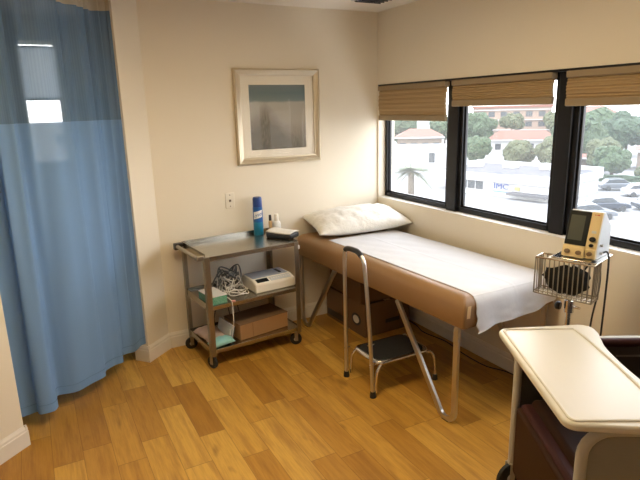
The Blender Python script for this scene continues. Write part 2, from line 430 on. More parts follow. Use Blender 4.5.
# white metal sill strip in front of the frames, on the painted ledge
struct(MB().bb((.002, WY0-.0, WZ0), (.066, WY1, WZ0+.005)).build('trim_6', M['sill'], smooth=False))

def shade(y0, y1, zb, label):
    t = thing('window_shade', label, 'shade', (.012, (y0+y1)/2, zb), 0, 'woven shades over the ribbon window')
    w = y0-y1; h = 1.872-zb
    MB().box((0, 0, h-.018), (.05, w, .036)).build('headrail', M['shaderail'], t, bevel=.006)
    f = MB(); n = 12
    pts = []
    for k in range(n+1):
        z = .04+(h-.075)*k/n; pts.append((-.006-(.006 if k % 2 else 0)-.010*sin(pi*k/n), z))
    outl = pts+[(p[0]+.018, p[1]) for p in reversed(pts)]
    Mx = Matrix(((1, 0, 0, 0), (0, 0, 1, -w/2+.004), (0, 1, 0, 0), (0, 0, 0, 1)))
    f.prism(outl, w-.008, Mx); f.build('shade_fabric', M['shade'], t, smooth=True, sharp=20)
    MB().box((-.004, 0, .021), (.030, w, .042)).build('bottom_rail', M['shaderail'], t, bevel=.006)
shade(-.022, -.836, 1.600, 'woven tan shade over the corner window, pulled lowest of the three')
shade(-.902, -1.712, 1.699, 'woven tan shade over the middle window, between the two black mullions')
shade(-1.800, -2.612, 1.688, 'woven tan shade at the right edge, above the monitor and parked cars')

# alcove window with its half-drawn grey blind
f = MB()
for (a, b, z0, z1) in ((AX0, AX0+.02, AZ0, AZ1), (AX1-.02, AX1, AZ0, AZ1), (AX0, AX1, AZ0, AZ0+.03), (AX0, AX1, AZ1-.02, AZ1)): f.bb((a, AY+.03, z0), (b, AY+.08, z1))
o = struct(f.build('window_5', M['whitepl'], smooth=False))
MB().bb((AX0+.02, AY+.05, AZ0+.03), (AX1-.02, AY+.054, AZ1-.02)).build('pane', M['glass'], o, smooth=False)
M['blind'] = mat('grey_blind', (.30, .32, .34), .7, var=.05)
_k = M['blind'].node_tree; _t = _k.nodes.new('ShaderNodeBsdfTranslucent'); _t.inputs[0].default_value = (.30, .33, .36, 1)
_m = _k.nodes.new('ShaderNodeMixShader'); _m.inputs[0].default_value = .5
_k.links.new(_k.nodes['Principled BSDF'].outputs[0], _m.inputs[1]); _k.links.new(_t.outputs[0], _m.inputs[2]); _k.links.new(_m.outputs[0], _k.nodes['Material Output'].inputs[0])
bl = thing('roller_blind', 'grey half-drawn blind on the window seen through the curtain netting', 'blind', ((AX0+AX1)/2, AY+.012, 1.822))
MB().grid(lambda u, v: ((u-.5)*.270, .0015*sin(u*40), .01+v*.385), 40, 4).build('blind_cloth', M['blind'], bl)
MB().box((0, 0, .012), (.272, .012, .020)).build('bottom_bar', M['greypl'], bl, bevel=.003)
MB().box((0, 0, .400), (.272, .014, .014)).build('top_bar', M['greypl'], bl, bevel=.003)
# dark vent grille on the alcove wall
vt = thing('vent_grille', 'dark louvred vent grille on the wall behind the curtain netting', 'vent', (-2.09, AY-.008, 1.79))
MB().box((0, .0, 0), (.24, .012, .10)).build('grille_frame', M['blackpl'], vt, bevel=.003)
lv = MB()
for k_ in range(5): lv.box((0, -.010, -.036+.018*k_), (.22, .012, .004), Matrix.Rotation(R(35), 3, 'X'))
lv.build('louvres', M['cable_g'], vt, smooth=False)

# ceiling vent and the warm ceiling lamps
cv = thing('ceiling_vent', 'small dark slotted vent in the ceiling above the room corner', 'vent', (-.36, -.495, H))
MB().box((0, 0, -.006), (.24, .24, .012)).build('vent_frame', M['greypl'], cv, bevel=.003)
for k_ in range(5): MB().box((0, -.09+.045*k_, -.014), (.21, .022, .006), Matrix.Rotation(R(30), 3, 'X')).build('slat', M['blackpl'], cv, smooth=False)

M['lampglow'] = emit('warm_lamp_diffuser', (1, .79, .48), 15.5)
def lamp(x, y, label):
    t = thing('ceiling_light', label, 'lamp', (x, y, H), 0, 'warm ceiling lights')
    fr = MB()
    for (cx, cy, dx, dy) in ((0, .31, 1.24, .03), (0, -.31, 1.24, .03), (.61, 0, .03, .62), (-.61, 0, .03, .62)): fr.box((cx, cy, -.014), (dx, dy, .028))
    fr.build('lamp_frame', M['whitepl'], t, smooth=False)
    MB().box((0, 0, -.010), (1.19, .59, .012)).build('diffuser', M['lampglow'], t, smooth=False)
lamp(-1.75, -1.9, 'warm panel light in the ceiling over the open floor')

# ------------------------------------------------------------------ curtain
prof = [(.236, .016), (.250, .050), (.265, .075), (.285, .10), (.330, .122), (.358, .118), (.395, .085), (.442, .056), (.500, .066), (.565, .080), (.600, .058), (.640, .026),
        (.73, .030), (.82, .046), (.875, .090), (.920, .118), (.965, .085), (1.005, .028), (1.050, .012), (1.105, .050), (1.085, .095), (1.12, .125), (1.19, .138), (1.275, .128)]
PP = smooth_path([(p[0], p[1], 0) for p in prof], 9)
def curt_pt(t, z, z0):
    x = t*(len(PP)-1); i = min(int(x), len(PP)-2); q = PP[i].lerp(PP[i+1], x-i)
    h = max(0, min(1, (z-.1)/2.2)); amp = 1-.35*h if q.x > .27 else 1
    off = .072+(q.y-.072)*amp+.013*sin(2*pi*t*14+1.3)*h*(1 if q.x > .27 else 0)+.004*sin(t*60+z*3)
    off = max(off, .012) if q.x > .245 else q.y
    return q.x+(.006*sin(z*2+t*9) if q.x > .245 else 0), off
def hem(t): return .082+.055*max(0, 1-t*9)+.004*sin(t*40)
def curtain_part(name, za, zb, m, rows, top):
    mb = MB(); nu = 230; uvs = []
    lay = mb.bm.loops.layers.uv.new('UVMap')
    vs = []
    for j in range(rows+1):
        row = []
        for i in range(nu+1):
            t = i/nu; z0 = hem(t) if za is None else za
            z = z0+(zb-z0)*j/rows
            s, o = curt_pt(t, z, z0); row.append((mb.bm.verts.new(dp(s, o, z)), t, z))
        vs.append(row)
    for j in range(rows):
        for i in range(nu):
            q = (vs[j][i], vs[j][i+1], vs[j+1][i+1], vs[j+1][i]); fc = mb.bm.faces.new([x[0] for x in q])
            for lp, x in zip(fc.loops, q): lp[lay].uv = (x[1]*1.35, x[2])
    return mb.build(name, M[m], CURT, sharp=180, solid=.0)
CURT = bpy.data.objects.new('privacy_curtain', None); COL.objects.link(CURT)
tag(CURT, 'floor-length pale blue privacy curtain with netting top, hung across the doorway', 'curtain')
curtain_part('fabric_panel', None, 1.672, 'curtain', 46, 0)
curtain_part('mesh_panel', 1.672, 2.316, 'net', 18, 0)
curtain_part('heading_band', 2.316, 2.402, 'netband', 3, 0)
hm = MB()
HP = []
for i in range(181):
    t = i/180; z = hem(t)+.052; s, o = curt_pt(t, z, 0); HP.append(dp(s, o-.0015, z))
hm.tube(HP, .0016, 5); hm.build('hem_stitch', mat('hem_thread', (.12, .25, .45), .8), CURT)
for i in range(12):
    t = .03+i*.083; s, o = curt_pt(t, 2.40, 0); c = dp(s, .07, 2.408)
    MB().tube([dp(s, o, 2.395), dp(s, (o+.07)/2, 2.405), dp(s, .07, 2.417)], .003, 6).build('hook', M['chrome'], CURT)
tr_ = MB(); dbox(tr_, S0+.002, S1-.002, .055, .085, 2.416, H-.001)
tag(tr_.build('curtain_track', M['whitepl'], bevel=.003), 'white curtain track fixed along the ceiling over the doorway', 'track')

# ------------------------------------------------------------------ picture, outlet
pic = thing('framed_picture', 'champagne-framed seaside print with cream mat hanging above the cart', 'picture', (-.9015, -.001, 1.656), 0)
W2, H2 = .692, .690
fr = MB()
prf = [(0, 0), (0, .022), (.012, .030), (.030, .024), (.040, .018), (.051, .016), (.051, 0)]   # inset, depth
def ring(i): return [(-W2/2+i, -H2/2+i), (W2/2-i, -H2/2+i), (W2/2-i, H2/2-i), (-W2/2+i, H2/2-i)]
rows = [[fr.bm.verts.new(V(x, -d, z)) for x, z in ring(i)] for i, d in prf]
for q in range(len(rows)):
    A, B = rows[q], rows[(q+1) % len(rows)]
    for c in range(4): fr.bm.faces.new((A[c], A[(c+1) % 4], B[(c+1) % 4], B[c]))
fr.build('picture_frame', M['framegold'], pic, smooth=False)
mb = MB(); iw, ih = .590, .590; ow, oh = .462, .476; oz = -.004
def rect(w, h, y, cz=0): return [mb.bm.verts.new(V(sx*w/2, y, cz+sz*h/2)) for sx, sz in ((-1, -1), (1, -1), (1, 1), (-1, 1))]
A, B, Cc = rect(iw, ih, -.006), rect(ow, oh, -.006, oz), rect(ow-.006, oh-.006, -.003, oz)
for P, Q in ((A, B), (B, Cc)):
    for c in range(4): mb.bm.faces.new((P[c], P[(c+1) % 4], Q[(c+1) % 4], Q[c]))
mb.build('mat_board', M['mat'], pic, smooth=False)
MB().box((0, -.002, oz), (ow, .002, oh)).build('art_print', M['art'], pic, smooth=False)
MB().box((0, -.0105, 0), (.591, .002, .591)).build('picture_glass', M['picglass'], pic, smooth=False)

ot = thing('wall_plate', 'cream phone-jack plate on the wall left of the picture, above the cart', 'wall plate', (-1.324, -.001, 1.058))
MB().box((0, -.003, 0), (.070, .006, .116)).build('plate', M['outlet'], ot, bevel=.003, seg=3)
MB().box((0, -.0075, 0), (.017, .004, .017)).build('jack', M['brass'], ot, bevel=.002)
for s in (-1, 1): MB().lathe([(0, 0), (.004, 0), (.004, .0015), (0, .002)], 10, Matrix.Translation((0, -.006, s*.042)) @ Matrix.Rotation(R(90), 4, 'X')).build('screw', M['brass'], ot)

# ------------------------------------------------------------------ utility cart
CA = R(5); CW, CD = .700, .435
CL = V(-1.690, -.515, 0)     # front left corner on the floor
cart = thing('utility_cart', 'three-shelf stainless steel utility cart on casters under the picture', 'cart', CL, CA)
def wc(x, y, z): return CL+V(x*cos(CA)-y*sin(CA), x*sin(CA)+y*cos(CA), z)
def shelf(z, lip, name, up):
    m = MB(); m.bb((.004, .004, z-.022), (CW-.004, CD-.004, z-.018)) if False else None
    m = MB()
    m.bb((.003, .003, z-.003), (CW-.003, CD-.003, z))
    for (a, b) in (((.0, 0), (CW, .004)), ((0, CD-.004), (CW, CD)), ((0, 0), (.004, CD)), ((CW-.004, 0), (CW, CD))):
        m.bb((a[0], a[1], z-.028), (b[0], b[1], z+.001))
    m.build(name, M['steel'], cart, bevel=.0012, seg=1, smooth=False)
    if up:
        b = MB(); b.bb((0, CD-.004, z), (CW, CD, z+up)); b.bb((0, 0, z), (.004, CD, z+up)); b.bb((CW-.004, .0, z), (CW, CD, z+up*.5))
        b.build('back_lip', M['steel'], cart, bevel=.001, seg=1, smooth=False)
shelf(.790, 0, 'top_shelf', .028)
shelf(.450, 0, 'middle_shelf', .016)
shelf(.140, 0, 'bottom_shelf', .012)
LG = [(.0, .0), (CW, 0), (0, CD), (CW, CD)]
for (x, y) in LG:
    sx = -1 if x == 0 else 1; sy = -1 if y == 0 else 1
    m = MB(); x0 = x+sx*.002; y0 = y+sy*.002
    m.bb((x0, y0, .098), (x0-sx*.034, y0+sy*.003, .790)); m.bb((x0, y0, .098), (x0+sx*.003, y0-sy*.034, .790))
    m.build('leg', M['steel_rough'], cart, bevel=.001, seg=1, smooth=False)
def caster(parent, x, y, r, zt, ang, wide=.024, hubm='steel_rough'):
    c = Matrix.Translation((x, y, 0)) @ Matrix.Rotation(ang, 4, 'Z')
    f = MB(); f.box((0, 0, zt-.004), (.036, .030, .008), M=c)
    for s in (-1, 1): f.box((.010, s*(wide/2+.004), (zt+r)/2-.006), (.026, .003, zt-r+.012), M=c)
    fk = f.build('caster_fork', M[hubm], parent, smooth=False)
    w = MB(); p = [(r*.35, -wide/2), (r*.86, -wide/2), (r, -wide*.3), (r, wide*.3), (r*.86, wide/2), (r*.35, wide/2)]
    mm = c @ Matrix.Translation((.014, 0, r)) @ Matrix.Rotation(R(90), 4, 'X')
    w.lathe(p, 24, mm); wo = w.build('caster_wheel', M['rubber'], fk)
    MB().lathe([(0, -wide/2-.002), (r*.33, -wide/2-.002), (r*.33, wide/2+.002), (0, wide/2+.002)], 16, mm).build('hub', M['greypl'], wo)
for (x, y, a) in ((.018, .018, R(110)), (CW-.018, .018, R(150)), (.018, CD-.018, R(170)), (CW-.018, CD-.018, R(60))): caster(cart, x, y, .044, .100, a)
# push handle on the left side
h = MB(); h.tube([(-.040, .015, .790), (-.040, CD-.01, .790)], .013, 14); hd = h.build('handle', M['steel_rough'], cart)
MB().bb((-.052, .0, .774), (.0, .024, .806)).build('handle_bracket', M['steel_rough'], hd, bevel=.004)
MB().bb((-.060, CD-.03, .766), (.0, CD+.008, .812)).build('handle_end_block', M['blackpl'], hd, bevel=.005)
# white corner guard at the right
MB().bb((CW-.002, -.006, .735), (CW+.012, .02, .765)).build('bumper', M['whitepl'], cart, bevel=.003)

def text_bm(s, size, depth):
    cu = bpy.data.curves.new('lettering', 'FONT'); cu.body = s; cu.size = size; cu.extrude = depth; cu.align_x = 'CENTER'; cu.align_y = 'CENTER'
    o = bpy.data.objects.new('lettering', cu); COL.objects.link(o)
    dg = bpy.context.evaluated_depsgraph_get(); me = bpy.data.meshes.new_from_object(o.evaluated_get(dg))
    bm = bmesh.new(); bm.from_mesh(me); bpy.data.objects.remove(o); bpy.data.curves.remove(cu); bpy.data.meshes.remove(me); return bm

# aerosol can
cn = thing('spray_can', 'tall blue aerosol spray can standing at the back of the cart top', 'spray can', (-1.140, -.085, .791))
r = .037
MB().lathe([(0, 0), (r*.96, 0), (r, .004), (r, .10)], 40).build('can_base', M['canteal'], cn)
MB().lathe([(r, .10), (r, .205), (r*.99, .212), (r*.9, .216)], 40).build('can_body', M['canblue'], cn)
MB().lathe([(r*.93, .214), (r*.95, .216), (r*.93, .276), (r*.80, .287), (r*.5, .288), (0, .288)], 40).build('cap', M['capblue'], cn)
MB().box((.012, -.016, .280), (.016, .016, .02)).build('nozzle', M['capblue'], cn, bevel=.004)
def wrap(bm, rad, z, turn, slope=0):
    for v in bm.verts:
        a = turn+v.co.x/rad; rr = rad+v.co.z
        zz = z+v.co.y+slope*v.co.x; v.co = V(sin(a)*rr, -cos(a)*rr, zz)
# white slanted label band, then the lettering on it
bd = bmesh.new()
g = [[bd.verts.new(V(-.034+.068*i/16, -.027+.054*j/2, .0006)) for i in range(17)] for j in range(3)]
for j in range(2):
    for i in range(16): bd.faces.new((g[j][i], g[j][i+1], g[j+1][i+1], g[j+1][i]))
wrap(bd, r, .158, R(-21), .25)
q = MB(); q.bm.free(); q.bm = bd; lb = q.build('label_band', M['whiteprint'], cn)
tb = text_bm('Lysol', .038, .0004); wrap(tb, r+.001, .158, R(-21), .25)
q = MB(); q.bm.free(); q.bm = tb; q.build('lettering', M['canblue'], lb, smooth=False)

# small white pump bottle with a dark cap beside it
bt = thing('dropper_bottle', 'small white bottle with pale cap between the spray can and notepad', 'bottle', (-1.000, -.105, .791))
MB().lathe([(0, 0), (.024, 0), (.026, .004), (.026, .070), (.022, .085), (.012, .096)], 28, sx=1.3, sy=1.3).build('bottle_body', M['whitepl'], bt)
MB().lathe([(.013, .095), (.014, .096), (.013, .140), (.011, .145), (0, .146)], 24, sx=1.3, sy=1.3).build('bottle_cap', M['ecg'], bt)
b2 = thing('small_vial', 'little dark-capped vial close behind the white bottle', 'vial', (-1.038, -.075, .791))
MB().lathe([(0, 0), (.013, 0), (.014, .003), (.014, .085), (.009, .095)], 20).build('vial_body', M['tape'], b2)
MB().lathe([(.010, .094), (.011, .095), (.010, .138), (0, .140)], 20).build('vial_cap', M['blackpl'], b2)

# black tray-like wallet with a white pad on top
pd = thing('notepad_holder', 'black holder carrying a white paper pad at the right end of the cart top', 'notepad', (-1.020, -.255, .791), R(34))
MB().prism(rrect(.140, .215, .02), .034).build('holder', M['blackpl'], pd, bevel=.008, seg=3)
m = MB(); m.grid(lambda u, v: ((u-.5)*.138+.004, (v-.5)*.205, .0375+.018*(v-.3)**2+.007*sin(u*3)), 10, 10)
m.build('paper_pad', M['wpaper'], pd, solid=.005)

# ECG machine on the middle shelf
ec_p = wc(.535, .170, .4515)
ec = thing('ecg_machine', 'ivory desktop recorder with dark display on the middle shelf of the cart', 'medical device', ec_p, CA)
pr = [(-.125, 0), (.125, 0), (.125, .074), (.10, .086), (-.055, .086), (-.118, .066), (-.125, .058)]
Mx = Matrix(((0, 0, 1, -.160), (1, 0, 0, 0), (0, 1, 0, 0), (0, 0, 0, 1)))
MB().prism(pr, .320, Mx).build('casing', M['ecg'], ec, bevel=.008, seg=3)
MB().box((.0, .028, .0872), (.285, .145, .004)).build('printer_lid', M['greyblue'], ec, bevel=.004)
MB().box((.095, .025, .0905), (.020, .085, .004)).build('paper_slot', M['lcd'], ec, bevel=.001)
sl = math.atan2(.020, .063)
rt = Matrix.Rotation(sl, 3, 'X')
MB().box((-.090, -.086, .0775), (.092, .042, .004), rt).build('display', M['lcd'], ec, bevel=.001)
MB().box((.055, -.086, .0772), (.165, .046, .003), rt).build('keypad', M['greypl'], ec, bevel=.001)
ky = MB()
for i in range(8): ky.box((-.015+i*.020, -.084, .0795), (.013, .012, .003), rt)
ky.build('keys', M['whitepl'], ec, bevel=.001)

# sample box with green dotted end, far left of the middle shelf
gb = thing('green_carton', 'small white-topped carton with a green dotted front on the middle shelf', 'box', wc(.080, .115, .4515), CA+R(4))
MB().box((0, 0, .027), (.115, .20, .054)).build('carton_sleeve', M['greenbox'], gb, bevel=.002)
MB().box((0, .004, .0555), (.118, .205, .006)).build('carton_lid', M['whitepl'], gb, bevel=.002)

# tangled leads
def rndcable(name, label, cx, cy, z, rx, ry, turns, zr, rad, m, seed, plug):
    rnd = random.Random(seed); pts = []
    n = turns*8
    for i in range(n):
        a = 2*pi*i/8+rnd.uniform(-.3, .3); q = 1+rnd.uniform(-.4, .2)
        p = wc(cx+rx*q*cos(a)+rnd.uniform(-.02, .02), cy+ry*q*sin(a)+rnd.uniform(-.02, .02), z+rad+rnd.uniform(0, 1)*zr)
        pts.append(p)
    t = thing(name, label, 'cable', (0, 0, 0), 0, 'leads heaped on the middle shelf')
    pts[0].z = z+rad
    base = pts[0].copy(); t.location = base
    MB().tube([p-base for p in smooth_path(pts, 6)], rad, 7).build('cord', M[m], t)
    d = (pts[-1]-pts[-2]).normalized()
    MB().tube([pts[-1]-base, pts[-1]-base+d*.03], [.006, .005], 8).build('connector', M[plug], t)
rndcable('lead_cable', 'white lead looped in front of the recorder beside the green carton', .245, .105, .4515, .095, .055, 3, .060, .0036, 'cable_w', 3, 'whitepl')
rndcable('lead_cable', 'pale tangled lead heaped highest on the middle shelf', .250, .230, .4515, .075, .085, 4, .130, .0034, 'cable_w', 9, 'greypl')
rndcable('lead_cable', 'dark grey lead coiled behind the white ones on the middle shelf', .265, .280, .4515, .085, .06, 5, .165, .0052, 'cable_g', 5, 'blackpl')
# lead hanging over the shelf edge with pink connector
hp = [wc(.175, .13, .460), wc(.170, .05, .461), wc(.168, .00, .457), wc(.167, -.010, .42), wc(.170, -.008, .33), wc(.172, .015, .27), wc(.165, .05, .235)]
hl = thing('hanging_lead', 'thin white lead hanging off the middle shelf with a pink plug', 'cable', hp[0])
MB().tube([p-hp[0] for p in smooth_path(hp, 6)], .003, 7).build('cord', M['cable_w'], hl)
MB().tube([hp[2]-hp[0]+V(.0, -.004, .004), hp[2]-hp[0]+V(.022, -.010, .002)], .0075, 8).build('connector', M['pink'], hl)
MB().tube([hp[-1]-hp[0], hp[-1]-hp[0]+V(-.004, .01, -.04)], .006, 8).build('end_clip', M['whitepl'], hl)
for i, (xa, xb, lab) in enumerate(((.245, .190, 'leftmost of the three thin black cords behind the cardboard carton'), (.275, .315, 'middle of the three thin black cords behind the cardboard carton'), (.345, .395, 'rightmost of the three thin black cords behind the cardboard carton'))):
    p = [wc(xa, CD-.055, .430), wc((xa+xb)/2, CD-.035, .32), wc(xb, CD-.03, .20), wc(xb, CD-.05, .146)]
    tag(MB().tube([q-p[-1] for q in smooth_path(p, 5)], .003, 6).build('black_cord', M['blackpl'], loc=p[-1]), lab, 'cord', 'black cords behind the carton')

# bottom shelf: cardboard carton, packets
cb = thing('cardboard_carton', 'flat brown cardboard carton lying on the bottom shelf of the cart', 'box', wc(.420, .165, .1415), CA+R(5))
MB().box((0, 0, .056), (.400, .235, .112)).build('carton_body', M['card'], cb, bevel=.003)
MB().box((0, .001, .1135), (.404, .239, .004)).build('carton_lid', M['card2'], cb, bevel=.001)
MB().box((-.10, -.119, .06), (.0015, .0015, .10)).build('flap_edge', M['card2'], cb, smooth=False)
bp = thing('document_folder', 'dark folder leaning against the left end of the cardboard carton', 'folder', wc(.178, .17, .1415), CA+R(3))
MB().box((0, 0, .055), (.012, .22, .11), Matrix.Rotation(R(14), 3, 'Y')).build('cover', M['greypl'], bp, bevel=.002)
MB().box((.012, 0, .053), (.006, .215, .10), Matrix.Rotation(R(14), 3, 'Y')).build('sheets', M['blackpl'], bp, bevel=.001)
def packet(name, label, x, y, z, dx, dy, dz, rot, m, seed):
    rnd = random.Random(seed)
    t = tag(MB().grid(lambda u, v: ((u-.5)*dx, (v-.5)*dy, dz*(.25+.75*(4*u*(1-u))**.4*(4*v*(1-v))**.4)+.003*sin(u*17+seed)*sin(v*13)), 14, 14).build(name, M[m], loc=wc(x, y, z), rotz=CA+R(rot), solid=.004), label, 'packet')
    return t
packet('pink_packet', 'pale pink paper packet under the left back of the bottom cart shelf', .085, .27, .143, .15, .18, .055, 5, 'pinkpaper', 1)
packet('pink_packet', 'pale pink packet lying just behind the teal one on the bottom cart shelf', .095, .165, .143, .14, .09, .04, -6, 'pinkpaper', 4)
packet('teal_packet', 'shiny teal packet at the front left corner of the bottom cart shelf', .098, .062, .143, .165, .105, .05, 8, 'teal', 2)

# ------------------------------------------------------------------ exam table
TA = R(2.0)
TC = V(-.419, -.953, 0); TW, TL, TZ, TH = .720, 1.836, .750, .170
tb_ = thing('exam_table', 'tan vinyl treatment table on U-shaped metal legs under the windows', 'table', TC, TA)
def wt(x, y, z): return TC+V(x*cos(TA)-y*sin(TA), x*sin(TA)+y*cos(TA), z)
m = MB(); zc = TZ-TH
# cushion: rounded slab
nA, nB = 6, 6
def top_outline(ins): return rrect(TW-2*ins, TL-2*ins, max(.016-ins*.1, .006), 5)
rings = []
for (ins, z) in ((.004, 0), (0, .006), (0, TH-.058), (.004, TH-.040), (.014, TH-.022), (.028, TH-.009), (.046, TH-.002), (.07, TH)):
    rings.append([m.bm.verts.new(V(x, y, zc+z)) for x, y in top_outline(ins)])
for A, B in zip(rings, rings[1:]):
    n = len(A)
    for q in range(n): m.bm.faces.new((A[q], A[(q+1) % n], B[(q+1) % n], B[q]))
m.bm.faces.new(rings[0][::-1]); m.bm.faces.new(rings[-1])
cu = m.build('cushion', M['tan'], tb_, sharp=50)
# corner seams on the near end, tape patch
for sx in (-1, 1):
    MB().tube([(sx*(TW/2-.010), -TL/2+.004, zc+.004), (sx*(TW/2-.010), -TL/2+.003, zc+.09), (sx*(TW/2-.018), -TL/2+.012, zc+.128)], .0025, 6).build('corner_seam', M['tan'], cu)
MB().box((-TW/2+.034, -TL/2-.0012, zc+.090), (.024, .0025, .066), Matrix.Rotation(R(4), 3, 'Y')).build('tape_patch', M['tape'], tb_, bevel=.001)
MB().box((0, 0, zc-.012), (TW-.09, TL-.10, .024)).build('base_board', M['card2'], tb_, bevel=.002)
def uleg(x, yv, ys, yb):
    # vertical bar at yv, U-bend on the floor, sloping bar up to ys
    r_ = .048; sg = 1 if ys > yv else -1
    pts = [(x, yv, zc-.001), (x, yv, .30), (x, yv, .075)]
    pts += [(x, yv+sg*(.062-.062*cos(R(a))), .075-.0635*sin(R(a))) for a in (20, 40, 60, 80, 100, 120, 138)]
    yb = yv+sg*.124
    pts += [(x, yb+(ys-yb)*t, .058+(zc-.004-.058)*t) for t in (.15, .5, 1)]
    m = MB(); m.tube(pts, .01, flat=(.020, .034, (1, 0, 0))); return m.build('leg', M['alu'], tb_, bevel=.002, seg=1, smooth=False)
for sx in (-1, 1):
    x = sx*(TW/2-.012)
    l1 = uleg(x, -TL/2+.055, -TL/2+.56, -TL/2+.150)
    l2 = uleg(x, TL/2-.055, TL/2-.56, TL/2-.150)
    for l, y in ((l1, -TL/2+.117), (l2, TL/2-.117)): MB().box((x, y-.002, .0015), (.026, .05, .003)).build('foot_pad', M['rubber'], l, bevel=.001)

# exam paper: runs down the table and hangs over its near end
PW0, PW1 = -.278, .335
y1 = .56; ye = -TL/2
path = [(y1, TZ+.0025), (ye+.10, TZ+.0025), (ye+.065, TZ+.002), (ye+.035, TZ-.004), (ye+.012, TZ-.020), (ye-.001, TZ-.045), (ye-.0055, TZ-.075), (ye-.008, TZ-.12), (ye-.012, TZ-.165), (ye-.016, TZ-.205)]
fine = []
PT = [V(0, a, b) for a, b in path]
for i in range(30): fine.append(PT[0].lerp(PT[1], i/30))
fine += smooth_path(PT[1:], 5)
m = MB()
def pp(u, v):
    q = v*(len(fine)-1); i = min(int(q), len(fine)-2); p = fine[i].lerp(fine[i+1], q-i)
    x = PW0+(PW1-PW0)*u
    drop = max(0, (TZ-.05-p.z)/.155)
    ridge = .0022*math.exp(-((u-.50)/.012)**2)+.0022*math.exp(-((v-.60-.02*u)/.008)**2)
    z = p.z+ridge+.0012*(1+sin(u*23+p.y*9)*sin(p.y*14+u*5))
    if drop > 0:
        z += drop*(.06*u+.010*sin(u*7))*1.0
    return (x+.01*drop*sin(v*60), p.y-.006*drop*(1+sin(u*19)), z)
m.grid(pp, 90, len(fine)*2-1)
ep = tag(m.build('exam_paper', M['paper'], sharp=180, loc=TC, rotz=TA, solid=.0008), 'white exam paper sheet rolled down the tan table and over its end', 'paper sheet')

# pillow
def pillow(name, label, c, rz, L, Wd, T, tilt):
    m = MB(); n = 44
    def f(u, v, sgn):
        x = 2*u-1; y = 2*v-1
        ex = abs(x)**2.6; ey = abs(y)**2.6
        h = max(0, (1-ex))**.55*max(0, (1-ey))**.55
        px = x*(L/2)*(1-.055*(1-y*y)); py = y*(Wd/2)*(1-.07*(1-x*x))
        w = .004*sin(x*13+y*7)+.005*sin(y*17-x*6+1)*(.4+abs(x))+.003*sin(x*29+y*3)
        return V(px, py, sgn*(T/2)*h*(1 if sgn > 0 else .82)+(w*h if sgn > 0 else 0))
    m.grid(lambda u, v: f(u, v, 1), n, n); m.grid(lambda u, v: f(u, v, -1), n, n)
    bmesh.ops.remove_doubles(m.bm, verts=m.bm.verts[:], dist=.0008)
    o = m.build(name, M['pillow'], sharp=180, loc=c, rotz=rz)
    o.rotation_euler = (tilt[0], tilt[1], rz)
    return tag(o, label, 'pillow')
pl = pillow('pillow', 'white plastic-covered pillow at the head of the tan treatment table', (-.368, -.245, TZ+.090), R(-8), .79, .44, .19, (R(8), R(-1.5)))

# ------------------------------------------------------------------ step stool with hand rail
st = thing('step_stool', 'chrome step stool with black tread and tall hand rail beside the table', 'step stool', (-.735, -1.215, 0), 0)
O = V(-.735, -1.215, 0)
FT = {'FL': V(-.957, -1.371, 0), 'BL': V(-.944, -1.052, 0), 'FR': V(-.493, -1.378, 0), 'BR': V(-.469, -1.040, 0)}
pz = .224
plat = rrect(.375, .27, .045, 6)
pc = V(-.735, -1.235, 0)-O
MB().prism([(p[0]+pc.x, p[1]+pc.y) for p in plat], .012, Matrix.Translation((0, 0, pz-.012))).build('platform', M['chrome'], st, bevel=.003)
MB().prism([(p[0]*.94+pc.x, p[1]*.91+pc.y) for p in plat], .006, Matrix.Translation((0, 0, pz))).build('tread_mat', M['ribs'], st, bevel=.002)
rim = [V(p[0]*1.02+pc.x, p[1]*1.02+pc.y, pz-.010) for p in plat]
MB().tube(rim, .010, 8, closed=True).build('rim_tube', M['chrome'], st)
for kx in ('L', 'R'):
    a, b = FT['F'+kx]-O, FT['B'+kx]-O; sg = -1 if kx == 'L' else 1
    xi = pc.x+sg*.150
    if kx == 'L': a = a+V(.020, .012, 0); b = b+V(.020, -.002, 0)
    for e, yy in ((a, pc.y-.125), (b, pc.y+.125)):
        pts = smooth_path([(xi-sg*.06, yy, pz-.015), (xi, yy, pz-.015), (e.x-sg*.035, (yy+e.y)/2, pz-.030), (e.x-sg*.008, e.y*.9+yy*.1, pz-.085), (e.x, e.y, .02)], 6)
        l = MB().tube(pts, .0105, 10).build('leg', M['chrome'], st)
        if kx == 'R': MB().lathe([(0, 0), (.017, 0), (.018, .006), (.015, .034), (.012, .038), (0, .038)], 16, Matrix.Translation((e.x, e.y, 0))).build('rubber_foot', M['rubber'], l)
# hand rail: two uprights joined by an arch, narrowing to the top
f0, b0 = FT['FL']-O, FT['BL']-O
xr = f0.x
yF, yB = f0.y, b0.y
rp = smooth_path([(xr, yF+.010, .02), (xr+.002, yF+.045, .40), (xr+.006, yF+.098, .76), (xr+.006, yF+.120, .835), (xr+.006, yF+.162, .868), (xr+.006, (yF+yB)/2+.05, .877), (xr+.006, yB-.010, .866), (xr+.006, yB+.012, .82), (xr+.006, yB+.014, .74), (xr+.003, yB+.008, .40), (xr, yB, .02)], 8)
rail = MB().tube(rp, .0125, 12).build('hand_rail', M['alu'], st)
gp = [p for p in rp if p.z > .855]
MB().tube(gp, .0165, 12).build('grip', M['blackpl'], rail)
for y in (yF+.010, yB): MB().lathe([(0, 0), (.019, 0), (.020, .006), (.016, .038), (0, .040)], 16, Matrix.Translation((xr, y, 0))).build('rubber_foot', M['rubber'], rail)
for y, z in ((yF+.040, .33), (yB+.006, .33), (yF+.02, .205), (yB, .205)):
    MB().tube([(xr-.018, y, z), (xr+.030, y, z)], .004, 8).build('bolt', M['chrome'], rail)

